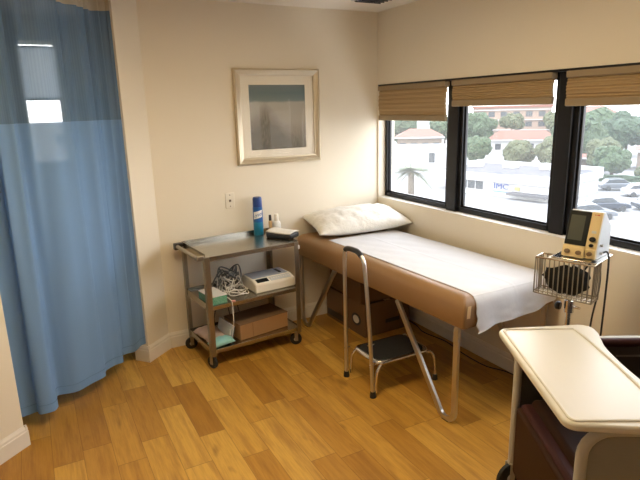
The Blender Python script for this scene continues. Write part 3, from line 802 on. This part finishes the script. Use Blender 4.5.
# ------------------------------------------------------------------ boxes below the table
def storebox(label, c, dx, dy, dz, rz, hole, lid):
    t = thing('storage_box', label, 'box', c, rz, 'cardboard boxes under the table')
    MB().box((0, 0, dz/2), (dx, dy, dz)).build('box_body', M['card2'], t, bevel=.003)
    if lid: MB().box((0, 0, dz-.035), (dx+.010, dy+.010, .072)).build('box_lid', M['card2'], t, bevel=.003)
    else:
        MB().box((0, 0, dz+.001), (.05, dy, .002)).build('tape_strip', M['tape'], t, smooth=False)
    if hole:
        h = Matrix.Translation((-dx/2-.002, -dy*.30, dz*.45)) @ Matrix.Rotation(R(-90), 4, 'Y') @ Matrix.Diagonal((.8, 1, 1, 1))
        MB().lathe([(0, 0), (.062, 0), (.062, .002), (0, .002)], 28, h).build('handle_ring', M['blackpl'], t)
        MB().lathe([(0, .001), (.040, .001), (.040, .004), (0, .004)], 28, h).build('handle_label', M['wpaper'], t)
        MB().bb((-dx/2-.0015, -dy/2+.30, dz*.10), (-dx/2-.0005, dy/2-.02, dz*.30)).build('printed_stripe', M['blackpl'], t, smooth=False)
        MB().bb((-.02, -dy/2-.0015, dz*.30), (dx/2-.10, -dy/2-.0005, dz*.42)).build('printed_stripe', M['blackpl'], t, smooth=False)
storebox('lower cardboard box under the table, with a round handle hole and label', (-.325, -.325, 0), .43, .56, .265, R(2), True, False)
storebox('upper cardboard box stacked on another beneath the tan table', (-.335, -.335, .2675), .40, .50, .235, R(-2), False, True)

# floor cable by the window wall
cp = smooth_path([(-.03, -.30, .004), (-.045, -.60, .004), (-.085, -.76, .004), (-.055, -.98, .004), (-.085, -1.18, .004), (-.09, -1.41, .004), (-.03, -1.56, .004), (-.03, -1.8, .004), (-.05, -2.15, .004)], 8)
tag(MB().tube([p-V(-.05, -1.2, 0) for p in cp], .004, 8).build('floor_cord', M['blackpl'], loc=(-.05, -1.2, 0)), 'thin black power cord running along the floor by the window wall', 'cord')

# ------------------------------------------------------------------ monitor stand
SP = V(-.470, -2.275, 0); SA = math.atan2(-.29, -.957)   # local +X is the direction the monitor faces
sd = thing('rolling_stand', 'rolling pole stand with a wire basket beside the foot of the table', 'stand', SP, SA)
MB().lathe([(0, .085), (.03, .085), (.034, .075), (.034, .05), (0, .05)], 20).build('hub', M['blackpl'], sd)
for i in range(5):
    a = R(36)+2*pi*i/5
    l = MB().tube([(.02*cos(a), .02*sin(a), .068), (.20*cos(a), .20*sin(a), .060)], [.014, .010], 10).build('base_leg', M['blackpl'], sd)
    c = Matrix.Translation((.20*cos(a), .20*sin(a), 0))
    MB().lathe([(.006, -.010), (.022, -.010), (.024, 0), (.022, .010), (.006, .010)], 18, c @ Matrix.Translation((0, 0, .024)) @ Matrix.Rotation(a, 4, 'Z') @ Matrix.Rotation(R(90), 4, 'X')).build('caster_wheel', M['rubber'], l)
    MB().tube([(.20*cos(a), .20*sin(a), .03), (.20*cos(a), .20*sin(a), .062)], .006, 8).build('caster_stem', M['chrome'], l)
MB().tube([(0, 0, .08), (0, 0, 1.021)], .0125, 16).build('pole', M['chrome'], sd)
cl = MB().lathe([(.013, .755), (.022, .757), (.022, .815), (.013, .817)], 18).build('pole_collar', M['chrome'], sd)
MB().tube([(.0, .02, .785), (.0, .050, .785)], .006, 8).build('knob_stem', M['chrome'], cl)
k1 = MB().lathe([(0, 0), (.017, 0), (.020, .005), (.020, .018), (.014, .024), (0, .025)], 10, Matrix.Translation((.022, -.030, .785)) @ Matrix.Rotation(R(90), 4, 'X')).build('knob', M['blackpl'], sd)
# support plate and cream block under the monitor
MB().box((-.035, .025, 1.024), (.20, .20, .008)).build('support_plate', M['chrome'], sd, bevel=.002)
MB().box((.030, -.035, .996), (.085, .115, .047)).build('bracket_block', M['ecg'], sd, bevel=.004)
# wire basket
bs = bpy.data.objects.new('basket', None)
bx0, bx1, by0, by1, bz0, bz1 = .016, .096, -.131, .124, .850, 1.022
bk = MB()
rimp = lambda z, e: [(bx0-e, by0-e, z), (bx1+e, by0-e, z), (bx1+e, by1+e, z), (bx0-e, by1+e, z)]
wire = .0028
bo = MB().tube([V(*p) for p in smooth_path(rimp(bz1, 0), 1, True)], .0038, 8, closed=True).build('basket_rim', M['chrome'], sd)
wr = MB()
for k_ in range(1, 12):
    y = by0+(by1-by0)*k_/12; wr.tube([(bx0, y, bz1), (bx0+.004, y, bz0), (bx1-.004, y, bz0), (bx1, y, bz1)], wire, 6)
for k_ in range(1, 4):
    x = bx0+(bx1-bx0)*k_/4; wr.tube([(x, by0, bz1), (x, by0+.004, bz0), (x, by1-.004, bz0), (x, by1, bz1)], wire, 6)
for (x, y) in ((bx0, by0), (bx1, by0), (bx0, by1), (bx1, by1)): wr.tube([(x, y, bz1), (x, y, bz0)], wire*1.2, 6)
for z in (bz0, bz0+.012): wr.tube([V(*p) for p in rimp(z, -.001)], wire*1.1, 6, closed=True)
wr.tube([V(*p) for p in rimp(bz1-.05, .0)], wire, 6, closed=True) if False else None
wr.build('basket_wires', M['steel_rough'], bo)
MB().tube([(.0, 0, .93), (.016, 0, .93)], .006, 8).build('basket_clamp', M['chrome'], bo)

def wsd(x, y, z): return SP+V(x*cos(SA)-y*sin(SA), x*sin(SA)+y*cos(SA), z)
# blood-pressure cuff in the basket
m = MB(); rnd = random.Random(4)
def blob(c, rx, ry, rz, nb=1.0, sub=3):
    res = bmesh.ops.create_icosphere(m.bm, subdivisions=sub, radius=1)
    for v in res['verts']:
        d = v.co.copy(); w = 1+.10*sin(d.x*7+c[0]*90)*sin(d.y*6)+.09*sin(d.z*9+d.y*5)
        v.co = V(c[0]+d.x*rx*w, c[1]+d.y*ry*w, c[2]+d.z*rz*w)
blob((0, .0, .078), .030, .098, .074)
cf = m.build('pressure_cuff', M['darkfab'], loc=wsd(.057, -.004, bz0+.0035), rotz=SA, sharp=180)
tag(cf, 'black rolled blood-pressure cuff lying in the wire basket', 'cuff')
# monitor
MA = SA+R(-2)
mp = wsd(-.048, .032, 1.0285)
mo = thing('vital_signs_monitor', 'cream and grey vital-signs monitor with dark screen on top of the stand', 'monitor', mp, MA)
mw = .150
pr = [(.085, 0), (.092, .012), (.074, .085), (.058, .086), (.018, .258), (.0, .262), (-.075, .180), (-.085, .150), (-.085, 0)]
Mx = Matrix(((1, 0, 0, 0), (0, 0, 1, -mw/2), (0, 1, 0, 0), (0, 0, 0, 1)))
MB().prism([(p[0]-.008, p[1]) for p in pr[:0]] or [(.060, .0), (.060, .06), (.012, .255), (-.008, .258), (-.085, .170), (-.09, .150), (-.09, 0)], mw, Mx).build('housing', M['greypl'], mo, bevel=.005, seg=3)
mo.scale = (1.0, .95, .80)
fa = math.atan2(.048, .195)         # lean of the front
ft = Matrix.Translation((.0615, 0, .06)) @ Matrix.Rotation(-fa, 4, 'Y')
fp = MB()
fp.box((.002, mw/2-.026, .1005), (.012, .050, .203), M=ft)
fp.bb((.058, -mw/2, .004), (.086, mw/2-.046, .060)) if False else None
fp.build('front_panel', M['cream'], mo, bevel=.003)
MB().prism([(.056, .006), (.088, .004), (.092, .018), (.078, .068), (.056, .070)], .150-.048, Matrix(((1, 0, 0, 0), (0, 0, 1, -.0745), (0, 1, 0, 0), (0, 0, 0, 1)))).build('control_ledge', M['cream'], mo, bevel=.004)
MB().prism([(.056, .006), (.076, .004), (.076, .060), (.056, .065)], .047, Matrix(((1, 0, 0, 0), (0, 0, 1, .0275), (0, 1, 0, 0), (0, 0, 0, 1)))).build('control_ledge', M['cream'], mo, bevel=.003)
sc_ = MB(); sc_.box((.004, -.025, .104), (.014, .098, .192), M=ft); scr = sc_.build('screen', M['lcd'], mo, bevel=.003)
MB().box((.0115, -.030, .106), (.002, .066, .140), M=ft).build('display', M['lcd2'], scr, smooth=False)
cy = Matrix.Rotation(R(90), 4, 'Y')
for (y, z) in ((-.048, .036), (.004, .034)):
    MB().lathe([(0, 0), (.0125, 0), (.0115, .012), (0, .013)], 20, Matrix.Translation((.085, y, z)) @ Matrix.Rotation(R(76), 4, 'Y')).build('knob', M['knob'], mo)
for (y, z, rr, mm) in ((.050, .052, .0145, 'lcd'), (.050, .018, .010, 'lcd')):
    MB().lathe([(0, 0), (rr, 0), (rr*.9, .008), (0, .009)], 20, ft @ Matrix.Translation((.008, y, z)) @ cy).build('round_button', M[mm], mo)
MB().lathe([(0, 0), (.012, 0), (.011, .012), (0, .013)], 20, Matrix.Translation((.076, .050, .035)) @ cy).build('knob', M['knob'], mo)
MB().box((.0088, .050, .092), (.003, .020, .014), M=ft).build('button', M['greypl'], mo, bevel=.001)
lg = MB()
for y in (.042, .052, .058): lg.box((.0085, y, .186), (.0015, .006, .005), M=ft)
lg.build('red_mark', M['red'], mo, smooth=False)
for z in (.075, .030): MB().tube([(.02, mw/2, z), (.02, mw/2+.012, z)], .007, 10).build('side_port', M['whitepl'], mo)
# hoses
def cabl(name, label, pts, rad, m):
    P = smooth_path(pts, 8); tag(MB().tube([p-P[0] for p in P], rad, 8).build(name, M[m], loc=P[0]), label, 'cable', 'monitor cables')
cabl('air_hose', 'black hose dropping straight down from the right side of the monitor', [wsd(-.050, .106, 1.050), wsd(-.050, .124, 1.056), wsd(-.050, .134, 1.02), wsd(-.048, .136, .88), wsd(-.046, .134, .62), wsd(-.05, .125, .36), wsd(-.06, .10, .30)], .0045, 'blackpl')
cabl('power_cable', 'black cable curving out of the wire basket behind its right end', [wsd(.060, .07, .985), wsd(.050, .10, 1.030), wsd(.01, .118, 1.0), wsd(-.01, .118, .90), wsd(-.015, .100, .76), wsd(-.02, .085, .60), wsd(-.03, .05, .45)], .004, 'blackpl')

# ------------------------------------------------------------------ recliner chair with tray
GO = V(-.970, -2.310, 0)
GA = math.atan2(.5, -.865)          # local +X = the way the chair faces; local +Y = away from the table
ch = thing('recliner_chair', 'brown vinyl hospital recliner with grey side panels and an ivory tray', 'chair', GO, GA)
# tray
def qarc(c, r, a0, a1, n=6): return [(c[0]+r*cos(R(a0+(a1-a0)*k/n)), c[1]+r*sin(R(a0+(a1-a0)*k/n))) for k in range(n+1)]
outer = qarc((-.045, .045), .045, 0, -90)+qarc((-.345, .020), .050, -90, -180)+[(v.x, v.y) for v in smooth_path([(-.393, .06, 0), (-.376, .12, 0), (-.358, .20, 0), (-.352, .34, 0), (-.358, .48, 0), (-.376, .57, 0), (-.393, .64, 0)], 5)]+qarc((-.345, .690), .050, 180, 90)+qarc((-.045, .665), .045, 90, 0)
tz = .774
ty = MB(); ty.prism(outer, .026, Matrix.Translation((0, 0, tz)))
tro = ty.build('tray', M['tray'], ch, bevel=.008, seg=3)
# raised rim running round the recessed surface
inner = qarc((-.045, .045), .025, 0, -90, 5)+qarc((-.290, .030), .020, -90, -180, 5)+[(-.318, .12), (-.324, .34), (-.318, .59)]+qarc((-.290, .690), .020, 180, 90, 5)+qarc((-.045, .670), .025, 90, 0, 5)
inner = [(min(p[0], -.018), min(max(p[1], .020), .692)) for p in inner]
rm = MB(); P3 = [V(p[0], p[1], tz+.0265) for p in inner]
# rim as a closed band between the recess outline and the tray edge
ro = [(p[0], p[1]) for p in outer]
import itertools
rm.tube(P3, .0055, 8, closed=True); rm.build('tray_rim', M['tray'], tro)
for y in (.22, .56): MB().bb((-.012, y, tz-.010), (-.04, y+.08, tz+.002)).build('tray_lug', M['tray'], tro, bevel=.003)
for y in (-.005, .635):
    MB().bb((-.36, y, tz-.016), (-.06, y+.025, tz+.001)).build('tray_runner', M['chairtube'], tro, bevel=.003)
# side frames: bent tube round a panel, maroon arm pad on top
for (yo, nm) in ((-.025, 0), (.655, 1)):
    sgn = -1 if nm == 0 else 1
    x0, x1, z0, z1, rr = (-.110 if nm == 0 else -.078), -.80, .15, .728, .085
    pts = [(x0, yo, .10), (x0, yo, z1-rr)]
    pts += [(x0-rr+rr*cos(R(t)), yo, z1-rr+rr*sin(R(t))) for t in (15, 30, 45, 60, 75, 90)]
    pts += [(-.40, yo, z1), (x1+rr, yo, z1)]+[(x1+rr+rr*cos(R(t)), yo, z1-rr+rr*sin(R(t))) for t in (105, 120, 135, 150, 165, 180)]+[(x1, yo, .10)]
    if nm == 1: pts = [(p[0], p[1], p[2]+.016) for p in pts]
    fo = MB().tube(pts, .0175, 12).build('side_frame', M['chairtube'], ch)
    zz = z1 + (.016 if nm else 0)
    out = [(x0, z0), (x0, zz-rr)]+[(x0-rr+rr*cos(R(t)), zz-rr+rr*sin(R(t))) for t in (20, 45, 70, 90)]+[(x1+rr+rr*cos(R(t)), zz-rr+rr*sin(R(t))) for t in (90, 110, 135, 160)]+[(x1, zz-rr), (x1, z0)]
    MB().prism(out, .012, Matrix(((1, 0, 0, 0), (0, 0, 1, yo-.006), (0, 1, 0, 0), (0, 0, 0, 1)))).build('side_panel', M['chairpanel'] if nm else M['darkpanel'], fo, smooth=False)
    if nm == 0:
        iv = MB()
        for (xa, xb) in ((-.10, -.33), (-.345, -.50), (-.515, -.78)): iv.bb((xa, yo+.006, .655), (xb, yo+.011, .662))
        iv.build('panel_trim', M['chairpanel'], fo, smooth=False)
    a = MB(); a.prism(rrect(.055, .040, .017, 5), .46, Matrix(((0, 0, -1, -.34), (1, 0, 0, yo), (0, 1, 0, .722+(.0 if nm == 0 else -.0)), (0, 0, 0, 1))))
    a.build('arm_pad', M['maroon'], ch, bevel=.004)
    for x in (x0, x1): 
        caster(ch, x-.002, yo, .066, .140, R(25) if x == x0 else R(160), .026, 'chairtube')
MB().tube([(-.30, -.025, .16), (-.30, .655, .16)], .011, 10).build('cross_bar', M['chairtube'], ch)
MB().tube([(-.80, -.025, .16), (-.80, .655, .16)], .011, 10).build('cross_bar', M['chairtube'], ch)
# cushions
def cushion(name, c, d, rot, m, bev=.025): return MB().box(c, d, rot).build(name, M[m], ch, bevel=bev, seg=4)
cushion('seat_cushion', (-.44, .315, .415), (.58, .58, .11), Matrix.Rotation(R(-4), 3, 'Y'), 'brownv')
cushion('back_cushion', (-.80, .315, .80), (.11, .58, .74), Matrix.Rotation(R(-14), 3, 'Y'), 'maroon')
cushion('leg_rest', (-.120, .315, .290), (.055, .575, .320), None, 'brownv', .016)
cushion('leg_rest_roll', (-.140, .315, .446), (.060, .575, .040), None, 'maroon', .018)

# ------------------------------------------------------------------ outdoors (seen from an upper floor)
GZ = -9.0
struct(MB().bb((8, -60, GZ-.3), (420, 330, GZ)).build('ground', M['asphalt'], smooth=False))
def crown(m, c, r, hs, n, rnd, sub=3):
    for i in range(n):
        d = V(rnd.gauss(0, 1), rnd.gauss(0, 1), rnd.gauss(0, .8)).normalized()*rnd.uniform(.25, .74)
        q = r*rnd.uniform(.26, .46)
        res = bmesh.ops.create_icosphere(m.bm, subdivisions=sub, radius=q, matrix=Matrix.Translation((c[0]+d.x*r, c[1]+d.y*r, c[2]+d.z*r*hs)))
        for v in res['verts']: v.co += V(rnd.uniform(-1, 1), rnd.uniform(-1, 1), rnd.uniform(-1, 1))*q*.17
def tree(x, y, h, r, m, label, seed, hs=.8):
    rnd = random.Random(seed); t = thing('broadleaf_tree', label, 'tree', (x, y, GZ), 0, 'trees beyond the car park')
    MB().tube([(0, 0, 0), (.1, .05, h*.3), (0, 0, h-r*hs)], [.28, .22, .12], 8).build('trunk', M['trunk'], t)
    c = MB(); crown(c, (0, 0, h-r*hs*.95), r, hs, 30, rnd); c.build('crown', M[m], t, smooth=False)
TREES = [
 (67.5, 42.4, 4.7, 2.3, 'leafA', 'round bushy tree behind the hedge and parked cars, right pane'),
 (68.3, 38.6, 2.3, 1.1, 'leafC', 'small shrubby tree right of the round bushy tree by the hedge'),
 (101.0, 62.0, 8.8, 5.6, 'leafB', 'broad dark tree behind the red roof in the right pane'),
 (88.0, 63.0, 8.6, 5.0, 'leafA', 'tall green tree at the left side of the right pane'),
 (121.1, 81.1, 8.8, 5.5, 'leafA', 'pale distant tree between two taller ones in the right pane'),
 (104.0, 50.0, 8.4, 5.0, 'leafB', 'dark tree at the far right edge of the right pane'),
 (66.3, 66.5, 5.4, 2.8, 'leafA', 'leafy tree behind the left part of the flat white building'),
 (70.5, 61.5, 4.7, 3.0, 'leafC', 'olive tree behind the middle of the flat white building'),
 (71.5, 54.8, 5.4, 3.2, 'leafC', 'wide olive tree behind the right part of the flat white building'),
 (73.5, 48.0, 5.2, 2.9, 'leafC', 'olive tree at the right edge of the middle pane'),
 (88.4, 89.1, 9.4, 4.6, 'leafA', 'tall tree at the upper left of the middle pane'),
 (103.0, 93.0, 8.8, 3.0, 'leafC', 'slim tree in front of the peach apartment building'),
 (112.0, 86.0, 9.0, 4.0, 'leafC', 'tree at the right of the peach apartment building'),
 (72.0, 109.0, 8.6, 5.0, 'leafC', 'tree near the top of the corner window'),
 (84.0, 112.0, 8.8, 5.2, 'leafA', 'distant tree above the orange roof in the corner window'),
 (94.0, 107.0, 8.6, 4.6, 'leafA', 'distant tree at the right of the corner window'),
]
for i, (x, y, h, r_, m_, lab) in enumerate(TREES): tree(x, y, h, r_, m_, lab, 20+i)
# palm close to the corner window
pt = thing('palm_tree', 'pale palm tree close outside the corner window', 'palm', (9.8, 12.2, GZ))
MB().tube([(0, 0, 0), (.1, .05, 4), (0, 0, 8.35)], [.20, .15, .12], 10).build('trunk', M['trunk'], pt)
rnd = random.Random(11)
for i in range(26):
    a = 2*pi*i/26+rnd.uniform(-.15, .15); el = rnd.uniform(-.35, 1.0); L_ = rnd.uniform(.75, 1.0)
    m = MB(); ax = V(cos(a), sin(a), 0); sd_ = V(-sin(a), cos(a), 0)
    def fp_(t): return V(0, 0, 8.35)+ax*(L_*t*cos(el*(1-t)))+V(0, 0, L_*(t*sin(el)-.55*t*t))
    m.tube([fp_(t/6) for t in range(7)], [.014, .012, .010, .008, .006, .005, .004], 5)
    for k_ in range(2, 15):
        t = k_/15; p = fp_(t); ln = .34*sin(pi*min(1, t*.85+.12))
        for s in (-1, 1):
            q = p+sd_*s*ln*.8+ax*ln*.55-V(0, 0, .10*ln)
            w_ = ax*.05
            vs = [m.bm.verts.new(c) for c in (p-w_, p+w_, q)]; m.bm.faces.new(vs)
    m.build('frond', M['palm'], pt, smooth=False)
# hedge and lot
hg = MB(); hg.prism([(62.0, 41.6), (67.1, 33.5), (68.0, 34.0), (62.9, 42.1)], 1.25)
bmesh.ops.subdivide_edges(hg.bm, edges=hg.bm.edges[:], cuts=6, use_grid_fill=True)
for v in hg.bm.verts: v.co += V(rnd.uniform(-.12, .12), rnd.uniform(-.12, .12), rnd.uniform(-.1, .1) if v.co.z > .1 else 0)
tag(hg.build('clipped_hedge', M['leafB'], loc=(0, 0, GZ), smooth=False), 'long clipped green hedge behind the parked cars', 'hedge')

# cars
def car(x, y, ang, m, label, L=4.5):
    t = thing('car', label, 'car', (x, y, GZ), ang, 'cars in the car park')
    w = 1.78
    side = [(-L/2, .32), (-L/2+.02, .75), (-L/2+.25, .92), (-L*.22, .95), (L*.20, .95), (L/2-.35, .82), (L/2-.02, .66), (L/2, .32)]
    Mx = Matrix(((1, 0, 0, 0), (0, 0, 1, -w/2), (0, 1, 0, 0), (0, 0, 0, 1)))
    MB().prism(side, w, Mx).build('body', M[m], t, bevel=.09, seg=3)
    cab = [(-L*.40, .93), (-L*.30, 1.38), (-L*.05, 1.46), (L*.08, 1.42), (L*.24, .93)]
    MB().prism(cab, w-.22, Matrix(((1, 0, 0, 0), (0, 0, 1, -w/2+.11), (0, 1, 0, 0), (0, 0, 0, 1)))).build('windows', M['win_out'], t, bevel=.06)
    MB().prism([(-L*.29, 1.385), (-L*.05, 1.47), (L*.075, 1.43), (L*.07, 1.40), (-L*.05, 1.43), (-L*.28, 1.35)], w-.26, Matrix(((1, 0, 0, 0), (0, 0, 1, -w/2+.13), (0, 1, 0, 0), (0, 0, 0, 1)))).build('roof', M[m], t, bevel=.02)
    for sx in (-1, 1):
        for sy in (-1, 1):
            MB().lathe([(0, -.1), (.20, -.1), (.31, -.09), (.31, .09), (.20, .1), (0, .1)], 18, Matrix.Translation((sx*L*.31, sy*(w/2-.09), .31)) @ Matrix.Rotation(R(90), 4, 'X')).build('wheel', M['rubber'], t)
for (x, y, a, m_, lab) in (
 (60.6, 36.8, R(-38), 'car_silver', 'grey-blue car parked in the row by the hedge, left of the white car'),
 (58.6, 32.4, R(-38), 'car_white', 'white car parked at the right of the row by the hedge'),
 (47.5, 29.6, R(-30), 'car_dark', 'dark blue car parked nearer, just right of the monitor'),
 (43.0, 28.0, R(-30), 'car_silver', 'silver car half hidden by the monitor, nearest the window'),
 (52.0, 27.0, R(-30), 'car_dark', 'dark car at the right edge of the car park')): car(x, y, a, m_, lab)
ll = MB()
for i in range(7): ll.box((48+i*1.6*.55, 33.5-i*2.2, .005), (5, .12, .01), Matrix.Rotation(R(30), 3, 'Z'))
ll.build('lot_marking', M['lot_line'], loc=(0, 0, GZ), smooth=False)
tag(bpy.data.objects['lot_marking'], 'white painted bay lines on the car park', 'road marking', None, 'structure')

# flat white building with sign
ib = thing('white_building', 'long flat-roofed white building with blue lettered sign', 'building', (44.8, 46.0, GZ), math.atan2(35.4-46, 47-44.8))
# local +X along its front (to the right in view); local +Y away from the viewer
def inb(o, parent): o.parent = parent; return o
fl = 11.0; dep = 11.0
MB().bb((-3.2, .0, 0), (fl, dep-.2, 1.75)).build('front_wall', M['white_out'], ib, smooth=False)
MB().bb((-6.0, -.35, 1.75), (fl+.4, dep, 2.55)).build('fascia', M['white_out'], ib, smooth=False)
MB().bb((-5.4, .6, 2.55), (fl, dep-.6, 2.58)).build('flat_roof', M['roofgrey'], ib, smooth=False)
pp_ = MB(); pp_.bb((-6, dep-.5, 2.55), (fl+.4, dep, 3.0)); pp_.bb((6.5, -.35, 2.55), (fl+.4, .2, 2.75)); pp_.build('parapet', M['white_out'], ib, smooth=False)
for i in range(3): MB().bb((-1.2+i*1.15, -.05, .65), (-.2+i*1.15, .02, 1.62)).build('window', M['win_out'], ib, smooth=False)
MB().bb((6.0, -1.3, .55), (10.8, .0, .80)).build('awning', M['roofgrey'], ib, smooth=False)
for i in range(3): MB().box((-3+i*4.5, 6+i*1, 2.95), (1.6, 1.4, .75)).build('roof_unit', M['white_out'], ib, bevel=.05)
sb = text_bm('IMC', 1.0, .05)
for v in sb.verts: v.co = V(4.75+v.co.x*1.15, -.06-v.co.z-.30, 1.42+v.co.y*.9-.15)
q = MB(); q.bm.free(); q.bm = sb; sg_ = q.build('sign_letters', M['signblue'], ib, smooth=False)
MB().bb((3.6, -.42, .62), (6.3, -.30, .74)).build('sign_bar', M['signbar'], ib, smooth=False)
MB().bb((6.5, -.42, 1.00), (7.1, -.30, 1.38)).build('sign_mark', M['signyel'], ib, smooth=False)

# houses and the apartment block farther off
def house(x, y, ang, w, d, h, rh, wall, label, nwin=4):
    t = thing('house', label, 'house', (x, y, GZ), ang, 'houses beyond the car park')
    MB().bb((-w/2, -d/2, 0), (w/2, d/2, h)).build('wall', M[wall], t, smooth=False)
    a = [(-w/2-.5, -d/2-.5), (w/2+.5, -d/2-.5), (w/2+.5, d/2+.5), (-w/2-.5, d/2+.5)]
    m = MB(); b = [m.bm.verts.new(V(p[0], p[1], h)) for p in a]; e = [m.bm.verts.new(V(s*(w/2-d*.35), 0, h+rh)) for s in (-1, 1)]
    m.bm.faces.new(b); m.bm.faces.new((b[0], b[1], e[1], e[0])); m.bm.faces.new((b[2], b[3], e[0], e[1])); m.bm.faces.new((b[1], b[2], e[1])); m.bm.faces.new((b[3], b[0], e[0]))
    m.build('roof', M['redroof'], t, smooth=False)
    MB().bb((-w/2-.55, -d/2-.58, h-.22), (w/2+.55, -d/2-.42, h+.03)).build('eave_board', M['white_out'], t, smooth=False)
    for i in range(nwin):
        xx = -w/2+w*(i+.5)/nwin; MB().bb((xx-.6, -d/2-.04, h*.35), (xx+.6, -d/2+.02, h*.75)).build('window', M['win_out'], t, smooth=False)
house(85.0, 44.5, R(-58), 9, 8, 3.2, 1.2, 'tan_out', 'low tan house with red roof and white eave, right pane')
house(80.5, 53.5, R(-58), 8, 4, 1.7, .5, 'tan_out', 'long tan wall-like house behind the round bushy tree')
house(91.0, 79.0, R(-45), 13, 6, 3.2, 1.9, 'white_out', 'white house with a red roof in the middle pane')
house(70.5, 88.0, R(-38), 9, 7, 4.4, 1.6, 'tan_out', 'house with an orange-red roof in the corner window')
house(135.0, 95.0, R(-55), 14, 10, 7.4, 2.0, 'white_out', 'pale two-storey house with red roof between the far trees')
ap = thing('apartment_building', 'peach apartment building with rows of windows above the middle pane trees', 'building', (129, 117, GZ), R(-49))
MB().bb((-11, -6, 0), (11, 6, 9.4)).build('wall', M['beige_out'], ap, smooth=False)
MB().bb((-11.4, -6.4, 9.4), (11.4, 6.4, 10.0)).build('roof_slab', M['redroof'], ap, smooth=False)
for r_ in range(3):
    MB().bb((-11.1, -6.5, 2.9+r_*2.9), (11.1, -6.0, 3.1+r_*2.9)).build('balcony_band', M['white_out'], ap, smooth=False)
    for c_ in range(6): MB().bb((-10+c_*3.5, -6.06, 1.0+r_*2.9), (-8.2+c_*3.5, -5.98, 2.5+r_*2.9)).build('window', M['win_out'], ap, smooth=False)
wb = thing('white_house', 'white flat-roofed house with one dark window in the corner pane', 'house', (60.0, 74.5, GZ), R(-40))
MB().bb((-5, -3, 0), (5, 3, 3.4)).build('wall', M['white_out'], wb, smooth=False)
MB().bb((-5.3, -3.3, 3.4), (5.3, 3.3, 3.7)).build('roof_slab', M['white_out'], wb, smooth=False)
MB().bb((1.6, -3.05, .9), (2.6, -2.98, 2.6)).build('window', M['win_out'], wb, smooth=False)

# ------------------------------------------------------------------ light, camera, view
wd = bpy.data.worlds.new('hazy_sky'); SC.world = wd; wd.use_nodes = True
nt = wd.node_tree; bg = nt.nodes['Background']
tc = nt.nodes.new('ShaderNodeTexCoord'); sp = nt.nodes.new('ShaderNodeSeparateXYZ'); rp_ = nt.nodes.new('ShaderNodeValToRGB')
nt.links.new(tc.outputs['Generated'], sp.inputs[0]); nt.links.new(sp.outputs[2], rp_.inputs[0])
e = rp_.color_ramp.elements; e[0].position = 0; e[0].color = (1, 1, 1, 1); e[1].position = .7; e[1].color = (.80, .88, 1, 1)
nt.links.new(rp_.outputs[0], bg.inputs[0]); bg.inputs[1].default_value = 7.6
sl_ = bpy.data.lights.new('sun', 'SUN'); sl_.energy = 2.0; sl_.angle = R(3); sl_.color = (1, .94, .84)
so = bpy.data.objects.new('sun', sl_); COL.objects.link(so)
so.rotation_euler = V(.55, .30, -.78).to_track_quat('-Z', 'Y').to_euler()

cam = bpy.data.cameras.new('camera'); co = bpy.data.objects.new('camera', cam); COL.objects.link(co)
cam.sensor_width = 36; cam.lens = 537.728*36/640; cam.clip_start = .05; cam.clip_end = 1000
yaw, pit, rol = .4877, .2407, -.0254
f_ = V(sin(yaw)*cos(pit), cos(yaw)*cos(pit), -sin(pit)); r0 = V(cos(yaw), -sin(yaw), 0); u0 = r0.cross(f_)
r1 = r0*cos(rol)+u0*sin(rol); u1 = -r0*sin(rol)+u0*cos(rol)
mt = Matrix((r1, u1, -f_)).transposed().to_4x4(); mt.translation = V(-2.5965, -3.8185, 1.712)
co.matrix_world = mt
SC.camera = co
SC.view_settings.view_transform = 'Standard'; SC.view_settings.look = 'None'
SC.view_settings.exposure = 0; SC.view_settings.gamma = 1; SC.view_settings.use_curve_mapping = False
